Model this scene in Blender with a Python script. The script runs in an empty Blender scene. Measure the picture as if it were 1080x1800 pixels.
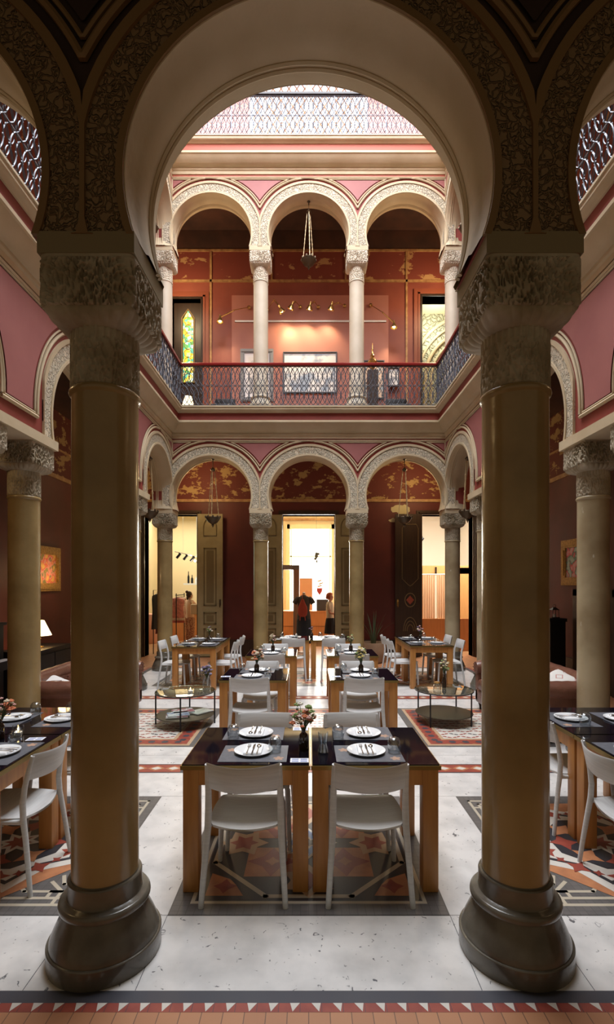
import bpy, math, random
from mathutils import Vector, Matrix, noise
PI = math.pi
random.seed(7)
S = bpy.context.scene
COL = S.collection

# ---------------------------------------------------------------- camera, light, exposure
cam_d = bpy.data.cameras.new('camera'); cam = bpy.data.objects.new('camera', cam_d); COL.objects.link(cam)
cam.location = (0, 0, 1.8); cam.rotation_euler = (PI/2, 0, 0)
cam_d.sensor_fit = 'VERTICAL'; cam_d.sensor_width = 36; cam_d.sensor_height = 36; cam_d.lens = 36*860/1800
cam_d.shift_x = -3/1800; cam_d.shift_y = 128/1800; cam_d.clip_start = .05
S.camera = cam
S.view_settings.view_transform = 'Standard'; S.view_settings.look = 'None'
S.view_settings.gamma = 1.0; S.view_settings.use_curve_mapping = False
S.view_settings.exposure = 0.68
W = bpy.data.worlds.new('world'); S.world = W; W.use_nodes = True
bg = W.node_tree.nodes['Background']; bg.inputs[0].default_value = (1.0, .80, .50, 1); bg.inputs[1].default_value = .095

def area(name, loc, rot, sx, sy, power, color, spread=PI):
    d = bpy.data.lights.new(name, 'AREA'); d.shape = 'RECTANGLE'; d.size = sx; d.size_y = sy
    d.energy = power; d.color = color; d.spread = spread
    o = bpy.data.objects.new(name, d); o.location = loc; o.rotation_euler = rot; COL.objects.link(o); return o
def point(name, loc, power, color, r=.05, parent=None):
    d = bpy.data.lights.new(name, 'POINT'); d.energy = power; d.color = color; d.shadow_soft_size = r
    o = bpy.data.objects.new(name, d); o.location = loc; COL.objects.link(o)
    if parent: o.parent = parent
    return o
area('skylight_daylight', (0, 6.4, 14.55), (0, 0, 0), 6.6, 9.0, 1750, (.90, .95, 1.0))
area('boutique_window_light', (.1, 16.7, 2.6), (-PI/2, 0, 0), 1.6, 2.4, 160, (1.0, .93, .80))
area('left_room_light', (-4.2, 15.4, 4.1), (0, 0, 0), 2.5, 2.0, 70, (1.0, .90, .72))
area('right_room_light', (4.0, 13.5, 4.3), (0, 0, 0), 2.2, 1.2, 170, (1.0, .92, .78))
point('gallery_lamp_left', (-4.3, 3.4, 4.3), 24, (1.0, .70, .32), .25)
point('gallery_lamp_right', (4.3, 3.4, 4.3), 8, (1.0, .66, .34), .25)
point('far_gallery_lamp_left', (-2.7, 11.2, 4.3), 26, (1.0, .68, .32), .2)
point('far_gallery_lamp_right', (2.7, 11.2, 4.3), 26, (1.0, .70, .34), .2)
point('upper_gallery_lamp_left', (-3.2, 11.3, 8.8), 45, (1.0, .74, .42), .2)
point('upper_gallery_lamp_right', (3.2, 11.3, 8.8), 45, (1.0, .74, .42), .2)

# ---------------------------------------------------------------- materials
MATS = {}
def nt(name):
    m = bpy.data.materials.new(name); m.use_nodes = True
    t = m.node_tree; b = t.nodes['Principled BSDF']; return m, t, b
def mat(name, col, rough=.6, metal=0, var=None, vscale=3, detail=6, bump=0, bscale=40, emis=0, spec=.5, thr=(.35, .65), stretch=None, trans=0, coat=0):
    """principled; var = second colour mixed in by noise between thr; bump = noise bump"""
    if name in MATS: return MATS[name]
    m, t, b = nt(name); N, L = t.nodes, t.links
    b.inputs['Base Color'].default_value = (*col, 1); b.inputs['Roughness'].default_value = rough
    b.inputs['Metallic'].default_value = metal; b.inputs['Specular IOR Level'].default_value = spec
    b.inputs['Transmission Weight'].default_value = trans; b.inputs['Coat Weight'].default_value = coat
    tc = N.new('ShaderNodeTexCoord'); mp = N.new('ShaderNodeMapping'); L.new(tc.outputs['Object'], mp.inputs[0])
    if stretch: mp.inputs['Scale'].default_value = stretch
    if var:
        n = N.new('ShaderNodeTexNoise'); n.inputs['Scale'].default_value = vscale; n.inputs['Detail'].default_value = detail
        L.new(mp.outputs[0], n.inputs[0])
        r = N.new('ShaderNodeMapRange'); r.inputs[1].default_value = thr[0]; r.inputs[2].default_value = thr[1]
        L.new(n.outputs[0], r.inputs[0])
        x = N.new('ShaderNodeMix'); x.data_type = 'RGBA'; x.inputs[6].default_value = (*col, 1); x.inputs[7].default_value = (*var, 1)
        L.new(r.outputs[0], x.inputs[0]); L.new(x.outputs[2], b.inputs['Base Color'])
    if bump:
        n = N.new('ShaderNodeTexNoise'); n.inputs['Scale'].default_value = bscale; n.inputs['Detail'].default_value = 3
        L.new(mp.outputs[0], n.inputs[0])
        u = N.new('ShaderNodeBump'); u.inputs[0].default_value = bump; u.inputs[1].default_value = .02
        L.new(n.outputs[0], u.inputs['Height']); L.new(u.outputs[0], b.inputs['Normal'])
    if emis:
        b.inputs['Emission Color'].default_value = (*col, 1); b.inputs['Emission Strength'].default_value = emis
    MATS[name] = m; return m

def carved(name, col, scale=14, depth=.03, rough=.75):
    """plaster carved with interlace: voronoi ridges crossed by waves, as bump"""
    m, t, b = nt(name); N, L = t.nodes, t.links
    b.inputs['Base Color'].default_value = (*col, 1); b.inputs['Roughness'].default_value = rough
    tc = N.new('ShaderNodeTexCoord')
    v = N.new('ShaderNodeTexVoronoi'); v.feature = 'DISTANCE_TO_EDGE'; v.inputs['Scale'].default_value = scale
    n = N.new('ShaderNodeTexNoise'); n.inputs['Scale'].default_value = scale*.6
    mx = N.new('ShaderNodeMix'); mx.data_type = 'VECTOR'; mx.inputs[0].default_value = .12
    L.new(tc.outputs['Object'], n.inputs[0]); L.new(tc.outputs['Object'], mx.inputs[4]); L.new(n.outputs['Color'], mx.inputs[5])
    L.new(mx.outputs[1], v.inputs['Vector'])
    r = N.new('ShaderNodeMapRange'); r.inputs[1].default_value = .03; r.inputs[2].default_value = .16; r.inputs[3].default_value = 1; r.inputs[4].default_value = 0
    L.new(v.outputs['Distance'], r.inputs[0])
    u = N.new('ShaderNodeBump'); u.inputs[0].default_value = 1; u.inputs[1].default_value = depth
    L.new(r.outputs[0], u.inputs['Height']); L.new(u.outputs[0], b.inputs['Normal'])
    MATS[name] = m; return m

def peeling(name, col, patch, scale=2.2, thr=(.52, .56), third=None):
    m, t, b = nt(name); N, L = t.nodes, t.links
    b.inputs['Roughness'].default_value = .7
    tc = N.new('ShaderNodeTexCoord'); mp = N.new('ShaderNodeMapping'); mp.inputs['Scale'].default_value = (1, 1, 1.7)
    L.new(tc.outputs['Object'], mp.inputs[0])
    n = N.new('ShaderNodeTexNoise'); n.inputs['Scale'].default_value = scale; n.inputs['Detail'].default_value = 9; n.inputs['Roughness'].default_value = .66
    L.new(mp.outputs[0], n.inputs[0])
    r = N.new('ShaderNodeMapRange'); r.inputs[1].default_value = thr[0]; r.inputs[2].default_value = thr[1]; L.new(n.outputs[0], r.inputs[0])
    x = N.new('ShaderNodeMix'); x.data_type = 'RGBA'; x.inputs[6].default_value = (*col, 1); x.inputs[7].default_value = (*patch, 1)
    L.new(r.outputs[0], x.inputs[0]); L.new(x.outputs[2], b.inputs['Base Color'])
    u = N.new('ShaderNodeBump'); u.inputs[0].default_value = .4; u.inputs[1].default_value = .01; u.invert = True
    L.new(r.outputs[0], u.inputs['Height']); L.new(u.outputs[0], b.inputs['Normal'])
    MATS[name] = m; return m

def wood(name, a, c, rough=.4, sc=(14, 14, 1.2)):
    return mat(name, a, rough, var=c, vscale=2.2, detail=8, thr=(.3, .7), stretch=sc)

# stone and plaster
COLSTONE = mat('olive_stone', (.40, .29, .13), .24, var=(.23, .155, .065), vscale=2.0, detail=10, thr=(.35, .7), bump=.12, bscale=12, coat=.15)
def worn_stone():
    m, t, b = nt('olive_stone_worn'); N, L = t.nodes, t.links
    b.inputs['Roughness'].default_value = .3
    tc = N.new('ShaderNodeTexCoord')
    n = N.new('ShaderNodeTexNoise'); n.inputs['Scale'].default_value = 1.6; n.inputs['Detail'].default_value = 9
    L.new(tc.outputs['Object'], n.inputs[0])
    x = N.new('ShaderNodeMix'); x.data_type = 'RGBA'; x.inputs[6].default_value = (.50, .42, .27, 1); x.inputs[7].default_value = (.29, .215, .12, 1)
    r = N.new('ShaderNodeMapRange'); r.inputs[1].default_value = .38; r.inputs[2].default_value = .66
    L.new(n.outputs[0], r.inputs[0]); L.new(r.outputs[0], x.inputs[0])
    n2 = N.new('ShaderNodeTexNoise'); n2.inputs['Scale'].default_value = 9; n2.inputs['Detail'].default_value = 10; n2.inputs['Roughness'].default_value = .7
    mp = N.new('ShaderNodeMapping'); mp.inputs['Scale'].default_value = (1, 1, .5); L.new(tc.outputs['Object'], mp.inputs[0]); L.new(mp.outputs[0], n2.inputs[0])
    r2 = N.new('ShaderNodeMapRange'); r2.inputs[1].default_value = .665; r2.inputs[2].default_value = .69; L.new(n2.outputs[0], r2.inputs[0])
    y = N.new('ShaderNodeMix'); y.data_type = 'RGBA'; y.inputs[7].default_value = (.62, .58, .48, 1)
    L.new(r2.outputs[0], y.inputs[0]); L.new(x.outputs[2], y.inputs[6]); L.new(y.outputs[2], b.inputs['Base Color'])
    MATS['olive_stone_worn'] = m; return m
WORN = worn_stone()
BASESTONE = mat('grey_base_stone', (.16, .145, .115), .25, var=(.075, .062, .045), vscale=4, detail=9, bump=.15, bscale=14, coat=.2)
CAPSTONE = mat('carved_stone', (.46, .40, .30), .8, var=(.30, .24, .15), vscale=6)
UPSTONE = mat('cream_stone', (.66, .58, .46), .5, var=(.56, .48, .36), vscale=2)
PLASTER = mat('cream_plaster', (.62, .51, .34), .7, var=(.54, .43, .27), vscale=2.5, bump=.1, bscale=20)
CARVE = carved('carved_plaster', (.66, .57, .42), 22, .030)
SHADEDCARVE = carved('shaded_carved_plaster', (.24, .155, .075), 24, .030, .6)  # carved plaster with the near gallery's shade put into the colour
SHADEDWALL = mat('shaded_wall_brown', (.035, .016, .010), .7)  # stands for the red and pink wall in shade on the gallery side
SHADEDLINE = mat('shaded_ochre_moulding', (.22, .13, .05), .6)  # moulding colour darkened for the shaded gallery side
RED = mat('red_paint', (.30, .055, .04), .6, var=(.24, .04, .03), vscale=2)
PINK = mat('pink_paint', (.38, .135, .125), .6, var=(.32, .105, .10), vscale=1.5)
GILT = mat('gilt_line', (.50, .30, .12), .5, var=(.30, .14, .06), vscale=8)
OX = mat('oxblood_wall', (.13, .020, .014), .55, var=(.085, .012, .009), vscale=1.4, bump=.05)
UPRED = mat('upper_red_wall', (.30, .08, .05), .5, var=(.22, .052, .035), vscale=1.2)
UPPANEL = mat('upper_pink_panel', (.46, .19, .145), .6, var=(.41, .165, .13), vscale=1)
FRIEZE = peeling('peeling_frieze', (.13, .022, .014), (.40, .25, .10), 2.6, (.54, .565))
UPFRIEZE = peeling('peeling_upper_frieze', (.22, .045, .028), (.50, .28, .12), 1.8, (.57, .59))
WALLPEEL = peeling('peeling_wall', (.10, .018, .012), (.30, .14, .07), .7, (.62, .65))
CEIL = mat('dark_ceiling', (.05, .022, .014), .8, var=(.09, .035, .02), vscale=2)
ROOMCREAM = mat('room_cream', (.78, .66, .42), .7)
ROOMWHITE = mat('room_white', (.86, .82, .74), .7)
def terrazzo():
    m, t, b = nt('white_terrazzo'); N, L = t.nodes, t.links
    b.inputs['Roughness'].default_value = .3
    tc = N.new('ShaderNodeTexCoord')
    n = N.new('ShaderNodeTexNoise'); n.inputs['Scale'].default_value = 5; n.inputs['Detail'].default_value = 8
    L.new(tc.outputs['Object'], n.inputs[0])
    x = N.new('ShaderNodeMix'); x.data_type = 'RGBA'; x.inputs[6].default_value = (.72, .70, .68, 1); x.inputs[7].default_value = (.52, .51, .50, 1)
    r = N.new('ShaderNodeMapRange'); r.inputs[1].default_value = .42; r.inputs[2].default_value = .75; L.new(n.outputs[0], r.inputs[0]); L.new(r.outputs[0], x.inputs[0])
    n2 = N.new('ShaderNodeTexNoise'); n2.inputs['Scale'].default_value = 26; n2.inputs['Detail'].default_value = 7; n2.inputs['Distortion'].default_value = 1.2
    L.new(tc.outputs['Object'], n2.inputs[0])
    r2 = N.new('ShaderNodeMapRange'); r2.inputs[1].default_value = .655; r2.inputs[2].default_value = .70; L.new(n2.outputs[0], r2.inputs[0])
    y = N.new('ShaderNodeMix'); y.data_type = 'RGBA'; y.inputs[7].default_value = (.13, .13, .14, 1)
    L.new(r2.outputs[0], y.inputs[0]); L.new(x.outputs[2], y.inputs[6]); L.new(y.outputs[2], b.inputs['Base Color'])
    MATS['white_terrazzo'] = m; return m
TERR = terrazzo()
def tiles(name, a, c, mort, bw, bh, rough=.4):
    m, t, b = nt(name); N, L = t.nodes, t.links; b.inputs['Roughness'].default_value = rough
    tc = N.new('ShaderNodeTexCoord'); k = N.new('ShaderNodeTexBrick'); k.offset = 0
    k.inputs['Color1'].default_value = (*a, 1); k.inputs['Color2'].default_value = (*c, 1); k.inputs['Mortar'].default_value = (*mort, 1)
    k.inputs['Scale'].default_value = 1; k.inputs['Mortar Size'].default_value = .0022; k.inputs['Brick Width'].default_value = bw; k.inputs['Row Height'].default_value = bh
    L.new(tc.outputs['Object'], k.inputs[0]); L.new(k.outputs['Color'], b.inputs['Base Color']); MATS[name] = m; return m
TERRA = tiles('terracotta_tiles', (.50, .24, .12), (.44, .20, .10), (.20, .10, .06), .09, .20)
F_DARK = tiles('grey_tesserae', (.115, .108, .105), (.14, .13, .125), (.09, .085, .08), .045, .045)
F_WHITE = mat('mosaic_white', (.66, .62, .56), .4); F_CREAM = mat('mosaic_cream', (.50, .44, .34), .4)
F_RED = mat('mosaic_red', (.34, .07, .045), .4, var=(.27, .05, .035), vscale=12); F_ORANGE = mat('mosaic_orange', (.52, .22, .10), .4, var=(.42, .17, .08), vscale=14)
F_BLACK = mat('mosaic_black', (.035, .035, .042), .35); F_BLUE = mat('mosaic_blue', (.16, .30, .60), .3)
F_BEIGE = mat('mosaic_beige', (.50, .34, .21), .4)
F_NAVY = mat('mosaic_navy', (.055, .055, .07), .4)
# objects
OAK = wood('honey_oak', (.56, .26, .07), (.42, .175, .045))
BGLASS = mat('black_glass', (.004, .004, .009), .05, spec=.26)
BRASS = mat('dark_brass', (.30, .21, .07), .35, .8)
CHAIN = mat('chain_brass', (.50, .38, .20), .4, .2)
GOLD = mat('polished_brass', (.62, .40, .14), .25, .9)
BRONZE = mat('dark_bronze', (.11, .08, .05), .45, .7)
CHAIR = mat('white_chair', (.70, .71, .71), .42, var=(.62, .63, .63), vscale=3, detail=8, stretch=(2, 2, 30))
SEATM = mat('white_chair_seat', (.68, .69, .69), .38, var=(.61, .61, .61), vscale=3, detail=8, stretch=(2, 30, 2))
SLATE = mat('slate_placemat', (.115, .12, .14), .55, var=(.09, .095, .115), vscale=30)
CHINA = mat('white_china', (.80, .82, .84), .15)
NAP = mat('white_napkin', (.85, .86, .88), .8)
STEEL = mat('steel', (.42, .42, .43), .22, 1)
PAPER = mat('white_paper', (.82, .83, .88), .6)
INK = mat('pale_blue_ink', (.28, .34, .55), .7)
IRON = mat('grey_iron', (.105, .115, .14), .4, .3)
BLACK = mat('black_metal', (.015, .015, .018), .4, .4)
RAILRED = mat('red_handrail', (.22, .014, .012), .3, coat=.3)
LEATHER = mat('brown_leather', (.20, .085, .055), .35, var=(.14, .055, .035), vscale=5, bump=.3, bscale=18)
DKWOOD = wood('dark_wood', (.045, .022, .012), (.025, .012, .008))
OLIVEDOOR = mat('olive_door_paint', (.36, .30, .165), .5, var=(.30, .25, .13), vscale=5)
OLIVEDK = mat('olive_door_moulding', (.17, .13, .06), .5)
SHOPWOOD = wood('orange_ply', (.62, .26, .09), (.54, .21, .07), .45)
SHADEM = mat('lit_lampshade', (1.0, .80, .45), .8, emis=2.2)
BULB = mat('lit_bulb', (1.0, .82, .5), .5, emis=12)
FLAME = mat('candle_flame', (1.0, .62, .22), .5, emis=14)
def glassmat(name, col=(1, 1, 1), rough=.0, alpha=.0):
    m, t, b = nt(name); N, L = t.nodes, t.links
    N.remove(b); g = N.new('ShaderNodeBsdfGlossy'); g.inputs['Roughness'].default_value = .03
    tr = N.new('ShaderNodeBsdfTransparent'); tr.inputs[0].default_value = (*col, 1)
    f = N.new('ShaderNodeLayerWeight'); f.inputs[0].default_value = .5; x = N.new('ShaderNodeMixShader')
    pw = N.new('ShaderNodeMath'); pw.operation = 'POWER'; pw.inputs[1].default_value = 2.2; L.new(f.outputs['Facing'], pw.inputs[0])
    ml = N.new('ShaderNodeMath'); ml.operation = 'MULTIPLY'; ml.inputs[1].default_value = .75; L.new(pw.outputs[0], ml.inputs[0])
    ad = N.new('ShaderNodeMath'); ad.operation = 'ADD'; ad.inputs[1].default_value = alpha; L.new(ml.outputs[0], ad.inputs[0])
    L.new(ad.outputs[0], x.inputs[0]); L.new(tr.outputs[0], x.inputs[1]); L.new(g.outputs[0], x.inputs[2])
    L.new(x.outputs[0], N['Material Output'].inputs[0]); MATS[name] = m; return m
GLASS = glassmat('clear_glass', (.93, .95, .96), alpha=.09); TOPGLASS = glassmat('coffee_table_glass', (.82, .88, .84), alpha=.22)

# ---------------------------------------------------------------- mesh helpers
class MB:
    def __init__(s): s.v = []; s.f = []; s.m = []
    def add(s, vs, fs, mi=0):
        o = len(s.v); s.v += [tuple(p) for p in vs]; s.f += [tuple(i+o for i in f) for f in fs]; s.m += [mi]*len(fs); return s
    def box(s, x0, y0, z0, x1, y1, z1, mi=0):
        v = [(x0,y0,z0),(x1,y0,z0),(x1,y1,z0),(x0,y1,z0),(x0,y0,z1),(x1,y0,z1),(x1,y1,z1),(x0,y1,z1)]
        return s.add(v, [(0,3,2,1),(4,5,6,7),(0,1,5,4),(1,2,6,5),(2,3,7,6),(3,0,4,7)], mi)
    def rbox(s, x0, y0, z0, x1, y1, z1, r=.02, n=4, mi=0):
        """box with rounded vertical edges and softened top/bottom"""
        def ring(i, z):
            pts = []
            for cx, cy, a0 in ((x1-r,y1-r,0),(x0+r,y1-r,PI/2),(x0+r,y0+r,PI),(x1-r,y0+r,1.5*PI)):
                for k in range(n+1):
                    a = a0+PI/2*k/n; q = r-i; pts.append((cx+q*math.cos(a), cy+q*math.sin(a), z))
            return pts
        e = min(r, (z1-z0)/2)*.8
        return s.loft([ring(e*.7, z0), ring(e*.2, z0+e*.3), ring(0, z0+e), ring(0, z1-e), ring(e*.2, z1-e*.3), ring(e*.7, z1)], mi=mi)
    def loft(s, rings, cap=True, closed=True, mi=0, loop=False):
        n = len(rings[0]); v = [p for r in rings for p in r]; f = []
        m = n if closed else n-1
        R = len(rings)
        for i in range(R if loop else R-1):
            j = (i+1) % R
            for k in range(m):
                l = (k+1) % n; f.append((i*n+k, i*n+l, j*n+l, j*n+k))
        if cap and closed and not loop: f.append(tuple(reversed(range(n)))); f.append(tuple(range((R-1)*n, R*n)))
        return s.add(v, f, mi)
    def lathe(s, prof, n=32, c=(0,0,0), cap=True, mi=0):
        return s.loft([[(c[0]+r*math.cos(2*PI*k/n), c[1]+r*math.sin(2*PI*k/n), c[2]+z) for k in range(n)] for r, z in prof], cap=cap, mi=mi)
    def tube(s, pts, r, n=6, closed=False, mi=0, cap=True, flat=1.0):
        P = [Vector(p) for p in pts]; R = r if isinstance(r, (list, tuple)) else [r]*len(P); rings = []; up = None
        for i, p in enumerate(P):
            if closed: t = P[(i+1) % len(P)]-P[i-1]
            else: t = P[min(i+1, len(P)-1)]-P[max(i-1, 0)]
            t = t.normalized() if t.length > 1e-9 else Vector((0,0,1))
            if up is None: up = Vector((0,0,1)) if abs(t.z) < .9 else Vector((0,1,0))
            a = t.cross(up).normalized(); b = a.cross(t).normalized(); up = b
            rings.append([tuple(p+a*R[i]*math.cos(2*PI*k/n)+b*R[i]*flat*math.sin(2*PI*k/n)) for k in range(n)])
        return s.loft(rings, cap=cap and not closed, mi=mi, loop=closed)
    def ball(s, c, r, n=10, m=6, mi=0, sc=(1,1,1)):
        rings = [[(c[0]+r*sc[0]*math.sin(PI*(i+.02)/(m+.04))*math.cos(2*PI*k/n), c[1]+r*sc[1]*math.sin(PI*(i+.02)/(m+.04))*math.sin(2*PI*k/n), c[2]-r*sc[2]*math.cos(PI*(i+.02)/(m+.04))) for k in range(n)] for i in range(m+1)]
        return s.loft(rings, mi=mi)
    def prism(s, poly, z0, z1, mi=0):
        return s.loft([[(x, y, z0) for x, y in poly], [(x, y, z1) for x, y in poly]], mi=mi)
    def xf(s, M):
        s.v = [tuple(M @ Vector(p)) for p in s.v]; return s
    def mesh(s, name, mats, smooth=35):
        me = bpy.data.meshes.new(name); me.from_pydata(s.v, [], s.f)
        for m in (mats if isinstance(mats, (list, tuple)) else [mats]): me.materials.append(m)
        me.polygons.foreach_set('material_index', s.m); me.update()
        if smooth:
            me.polygons.foreach_set('use_smooth', [True]*len(me.polygons)); me.set_sharp_from_angle(angle=math.radians(smooth))
        return me
def obj(name, mb, mats, parent=None, loc=(0,0,0), rz=0, smooth=35):
    me = mb.mesh(name, mats, smooth) if isinstance(mb, MB) else mb
    o = bpy.data.objects.new(name, me); COL.objects.link(o); o.location = loc; o.rotation_euler = (0, 0, rz)
    if parent: o.parent = parent
    return o
def tag(o, label, cat, group=None, kind=None):
    o['label'] = label; o['category'] = cat
    if group: o['group'] = group
    if kind: o['kind'] = kind
    return o
def thing(name, label, cat, loc=(0,0,0), rz=0, group=None):
    o = bpy.data.objects.new(name, None); COL.objects.link(o); o.empty_display_size = .1
    o.location = loc; o.rotation_euler = (0, 0, rz); return tag(o, label, cat, group)
def struct(name, mb, mats, loc=(0,0,0), rz=0, smooth=35):
    o = obj(name, mb, mats, None, loc, rz, smooth); o['kind'] = 'structure'; return o
KIDS = {}
def kids(o): return [c for c in COL.objects if c.parent == o]
def dup(root, loc, rz=0, label=None, group=None, scale=None):
    r = root.copy(); COL.objects.link(r); r.location = loc; r.rotation_euler = (0, 0, rz)
    if label: r['label'] = label
    if group: r['group'] = group
    if scale: r.scale = scale
    if root.name not in KIDS: KIDS[root.name] = [(c, kids(c)) for c in kids(root)]
    for ch, gs in KIDS[root.name]:
        c = ch.copy(); COL.objects.link(c); c.parent = r
        for g in gs:
            d = g.copy(); COL.objects.link(d); d.parent = c
    return r
class Proto:
    """first placement moves the prototype itself, later ones copy it"""
    def __init__(s, root): s.root = root; s.used = False
    def put(s, loc, rz, label, group=None, scale=None):
        if not s.used:
            s.used = True; KIDS[s.root.name] = [(c, kids(c)) for c in kids(s.root)]
            r = s.root; r.location = loc; r.rotation_euler = (0,0,rz); r['label'] = label
            if group: r['group'] = group
            if scale: r.scale = scale
            return r
        return dup(s.root, loc, rz, label, group, scale)

# ================================================================ THE SETTING
# courtyard: X +-2.87 (faces), Y 2.64..10.20 ; column rows X +-3.06, Y 2.42 / 10.41 ; outer walls X +-4.96, Y 12.30
ZC, R0, SPR = 3.66, .84, 3.38      # arch centre height, radius, springing
UP = 5.48
YN, YF = 2.42, 10.41
TH = .21

# ---- floors
fl = MB(); fl.box(-5.2, -3.0, -.12, 5.2, 2.06, 0); struct('floor', fl, TERRA, smooth=0)
fl = MB(); fl.box(-3.34, 2.17, -.12, 3.34, 10.66, 0); struct('floor', fl, TERR, smooth=0)
fl = MB(); fl.box(-5.2, 2.06, -.12, -3.34, 10.9, 0); fl.box(3.34, 2.06, -.12, 5.2, 10.9, 0); fl.box(-3.34, 10.66, -.12, 3.34, 10.9, 0); fl.box(-5.2, 10.9, -.12, 5.2, 12.6, 0)
struct('floor', fl, TERRA, smooth=0)
fl = MB(); fl.box(-3.34, 2.06, -.12, 3.34, 2.17, -.0005); struct('floor', fl, F_NAVY, smooth=0)
fl = MB(); fl.box(-5.3, 12.6, -.12, 5.3, 17.4, 0); struct('floor', fl, wood('shop_floor', (.42, .22, .10), (.34, .17, .08), .4, (2, .3, 1)), smooth=0)

class Inlay:
    """flat mosaic pieces sunk in the floor, several colours in one floor object"""
    M = [F_DARK, F_WHITE, F_CREAM, F_RED, F_ORANGE, F_BLACK, F_BLUE, F_BEIGE, F_NAVY, TERR]
    K = dict(d=0, w=1, c=2, r=3, o=4, k=5, b=6, e=7, n=8, t=9)
    def __init__(s): s.mb = MB(); s.z = .0006
    def poly(s, pts, k, lv=1):
        z = s.z*lv; n = len(pts); s.mb.add([(x, y, z) for x, y in pts], [tuple(range(n))], s.K[k])
    def rect(s, x0, y0, x1, y1, k, lv=1): s.poly([(x0,y0),(x1,y0),(x1,y1),(x0,y1)], k, lv)
    def frame(s, x0, y0, x1, y1, w, k, lv=1):
        s.rect(x0, y0, x1, y0+w, k, lv); s.rect(x0, y1-w, x1, y1, k, lv); s.rect(x0, y0+w, x0+w, y1-w, k, lv); s.rect(x1-w, y0+w, x1, y1-w, k, lv)
    def star(s, cx, cy, R, r, n, k, lv=2, rot=0):
        s.poly([(cx+(R if i % 2 == 0 else r)*math.cos(rot+PI*i/n), cy+(R if i % 2 == 0 else r)*math.sin(rot+PI*i/n)) for i in range(2*n)], k, lv)
    def dia(s, cx, cy, w, h, k, lv=2): s.poly([(cx-w,cy),(cx,cy-h),(cx+w,cy),(cx,cy+h)], k, lv)
    def line(s, pts, w, k, lv=2):
        for (x0,y0),(x1,y1) in zip(pts, pts[1:]):
            d = Vector((x1-x0, y1-y0)); L = d.length; d = d/L; nx, ny = -d.y*w/2, d.x*w/2; e = w/2
            s.poly([(x0-d.x*e-nx, y0-d.y*e-ny),(x1+d.x*e-nx, y1+d.y*e-ny),(x1+d.x*e+nx, y1+d.y*e+ny),(x0-d.x*e+nx, y0-d.y*e+ny)], k, lv)
    def done(s): return struct('floor', s.mb, s.M, smooth=0)

def star_mat(x0, y0, x1, y1):
    q = Inlay(); q.rect(x0, y0, x1, y1, 'd', 1); q.frame(x0+.10, y0+.10, x1-.10, y1-.10, .022, 'c', 2)
    cx, cy = (x0+x1)/2, (y0+y1)/2; a, b = (x1-x0)/2-.13, (y1-y0)/2-.13
    q.rect(cx-a, cy-b, cx+a, cy+b, 'k', 2)
    for sx in (-1, 1):
        for sy in (-1, 1):
            X, Y = cx+sx*a, cy+sy*b
            q.poly([(X-sx*.04, Y-sy*.04),(X-sx*.04, Y-sy*.26),(X-sx*.16, Y-sy*.20),(X-sx*.20, Y-sy*.15),(X-sx*.26, Y-sy*.04)], 'o', 3)
            q.star(X-sx*.14, Y-sy*.13, .07, .04, 4, 'r', 4)
    o_ = []
    for i in range(9):
        t = PI/8+PI/4*i; o_.append((cx+a*1.02*math.cos(t), cy+b*1.02*math.sin(t)))
    q.line(o_, .032, 'c', 3)
    for i in range(4):
        t = PI/4+PI/2*i; px, py = cx+a*.52*math.cos(t), cy+b*.52*math.sin(t)
        q.star(px, py, .235, .165, 4, 'o', 3, PI/4); q.star(px, py, .165, .085, 4, 'r', 4, 0)
        q.star(px, py, .05, .03, 4, 'o', 5)
    for i in range(4):
        t = PI/2*i; px, py = cx+a*.70*math.cos(t), cy+b*.70*math.sin(t)
        q.star(px, py, .17, .11, 6, 'e', 4, t); q.star(px, py, .10, .06, 6, 'r', 5, t)
    q.star(cx, cy, .20, .14, 8, 'w', 5); q.star(cx, cy, .17, .11, 8, 'b', 6); q.star(cx, cy, .08, .05, 8, 'w', 7); q.star(cx, cy, .05, .03, 8, 'k', 8)
    q.done()
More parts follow.
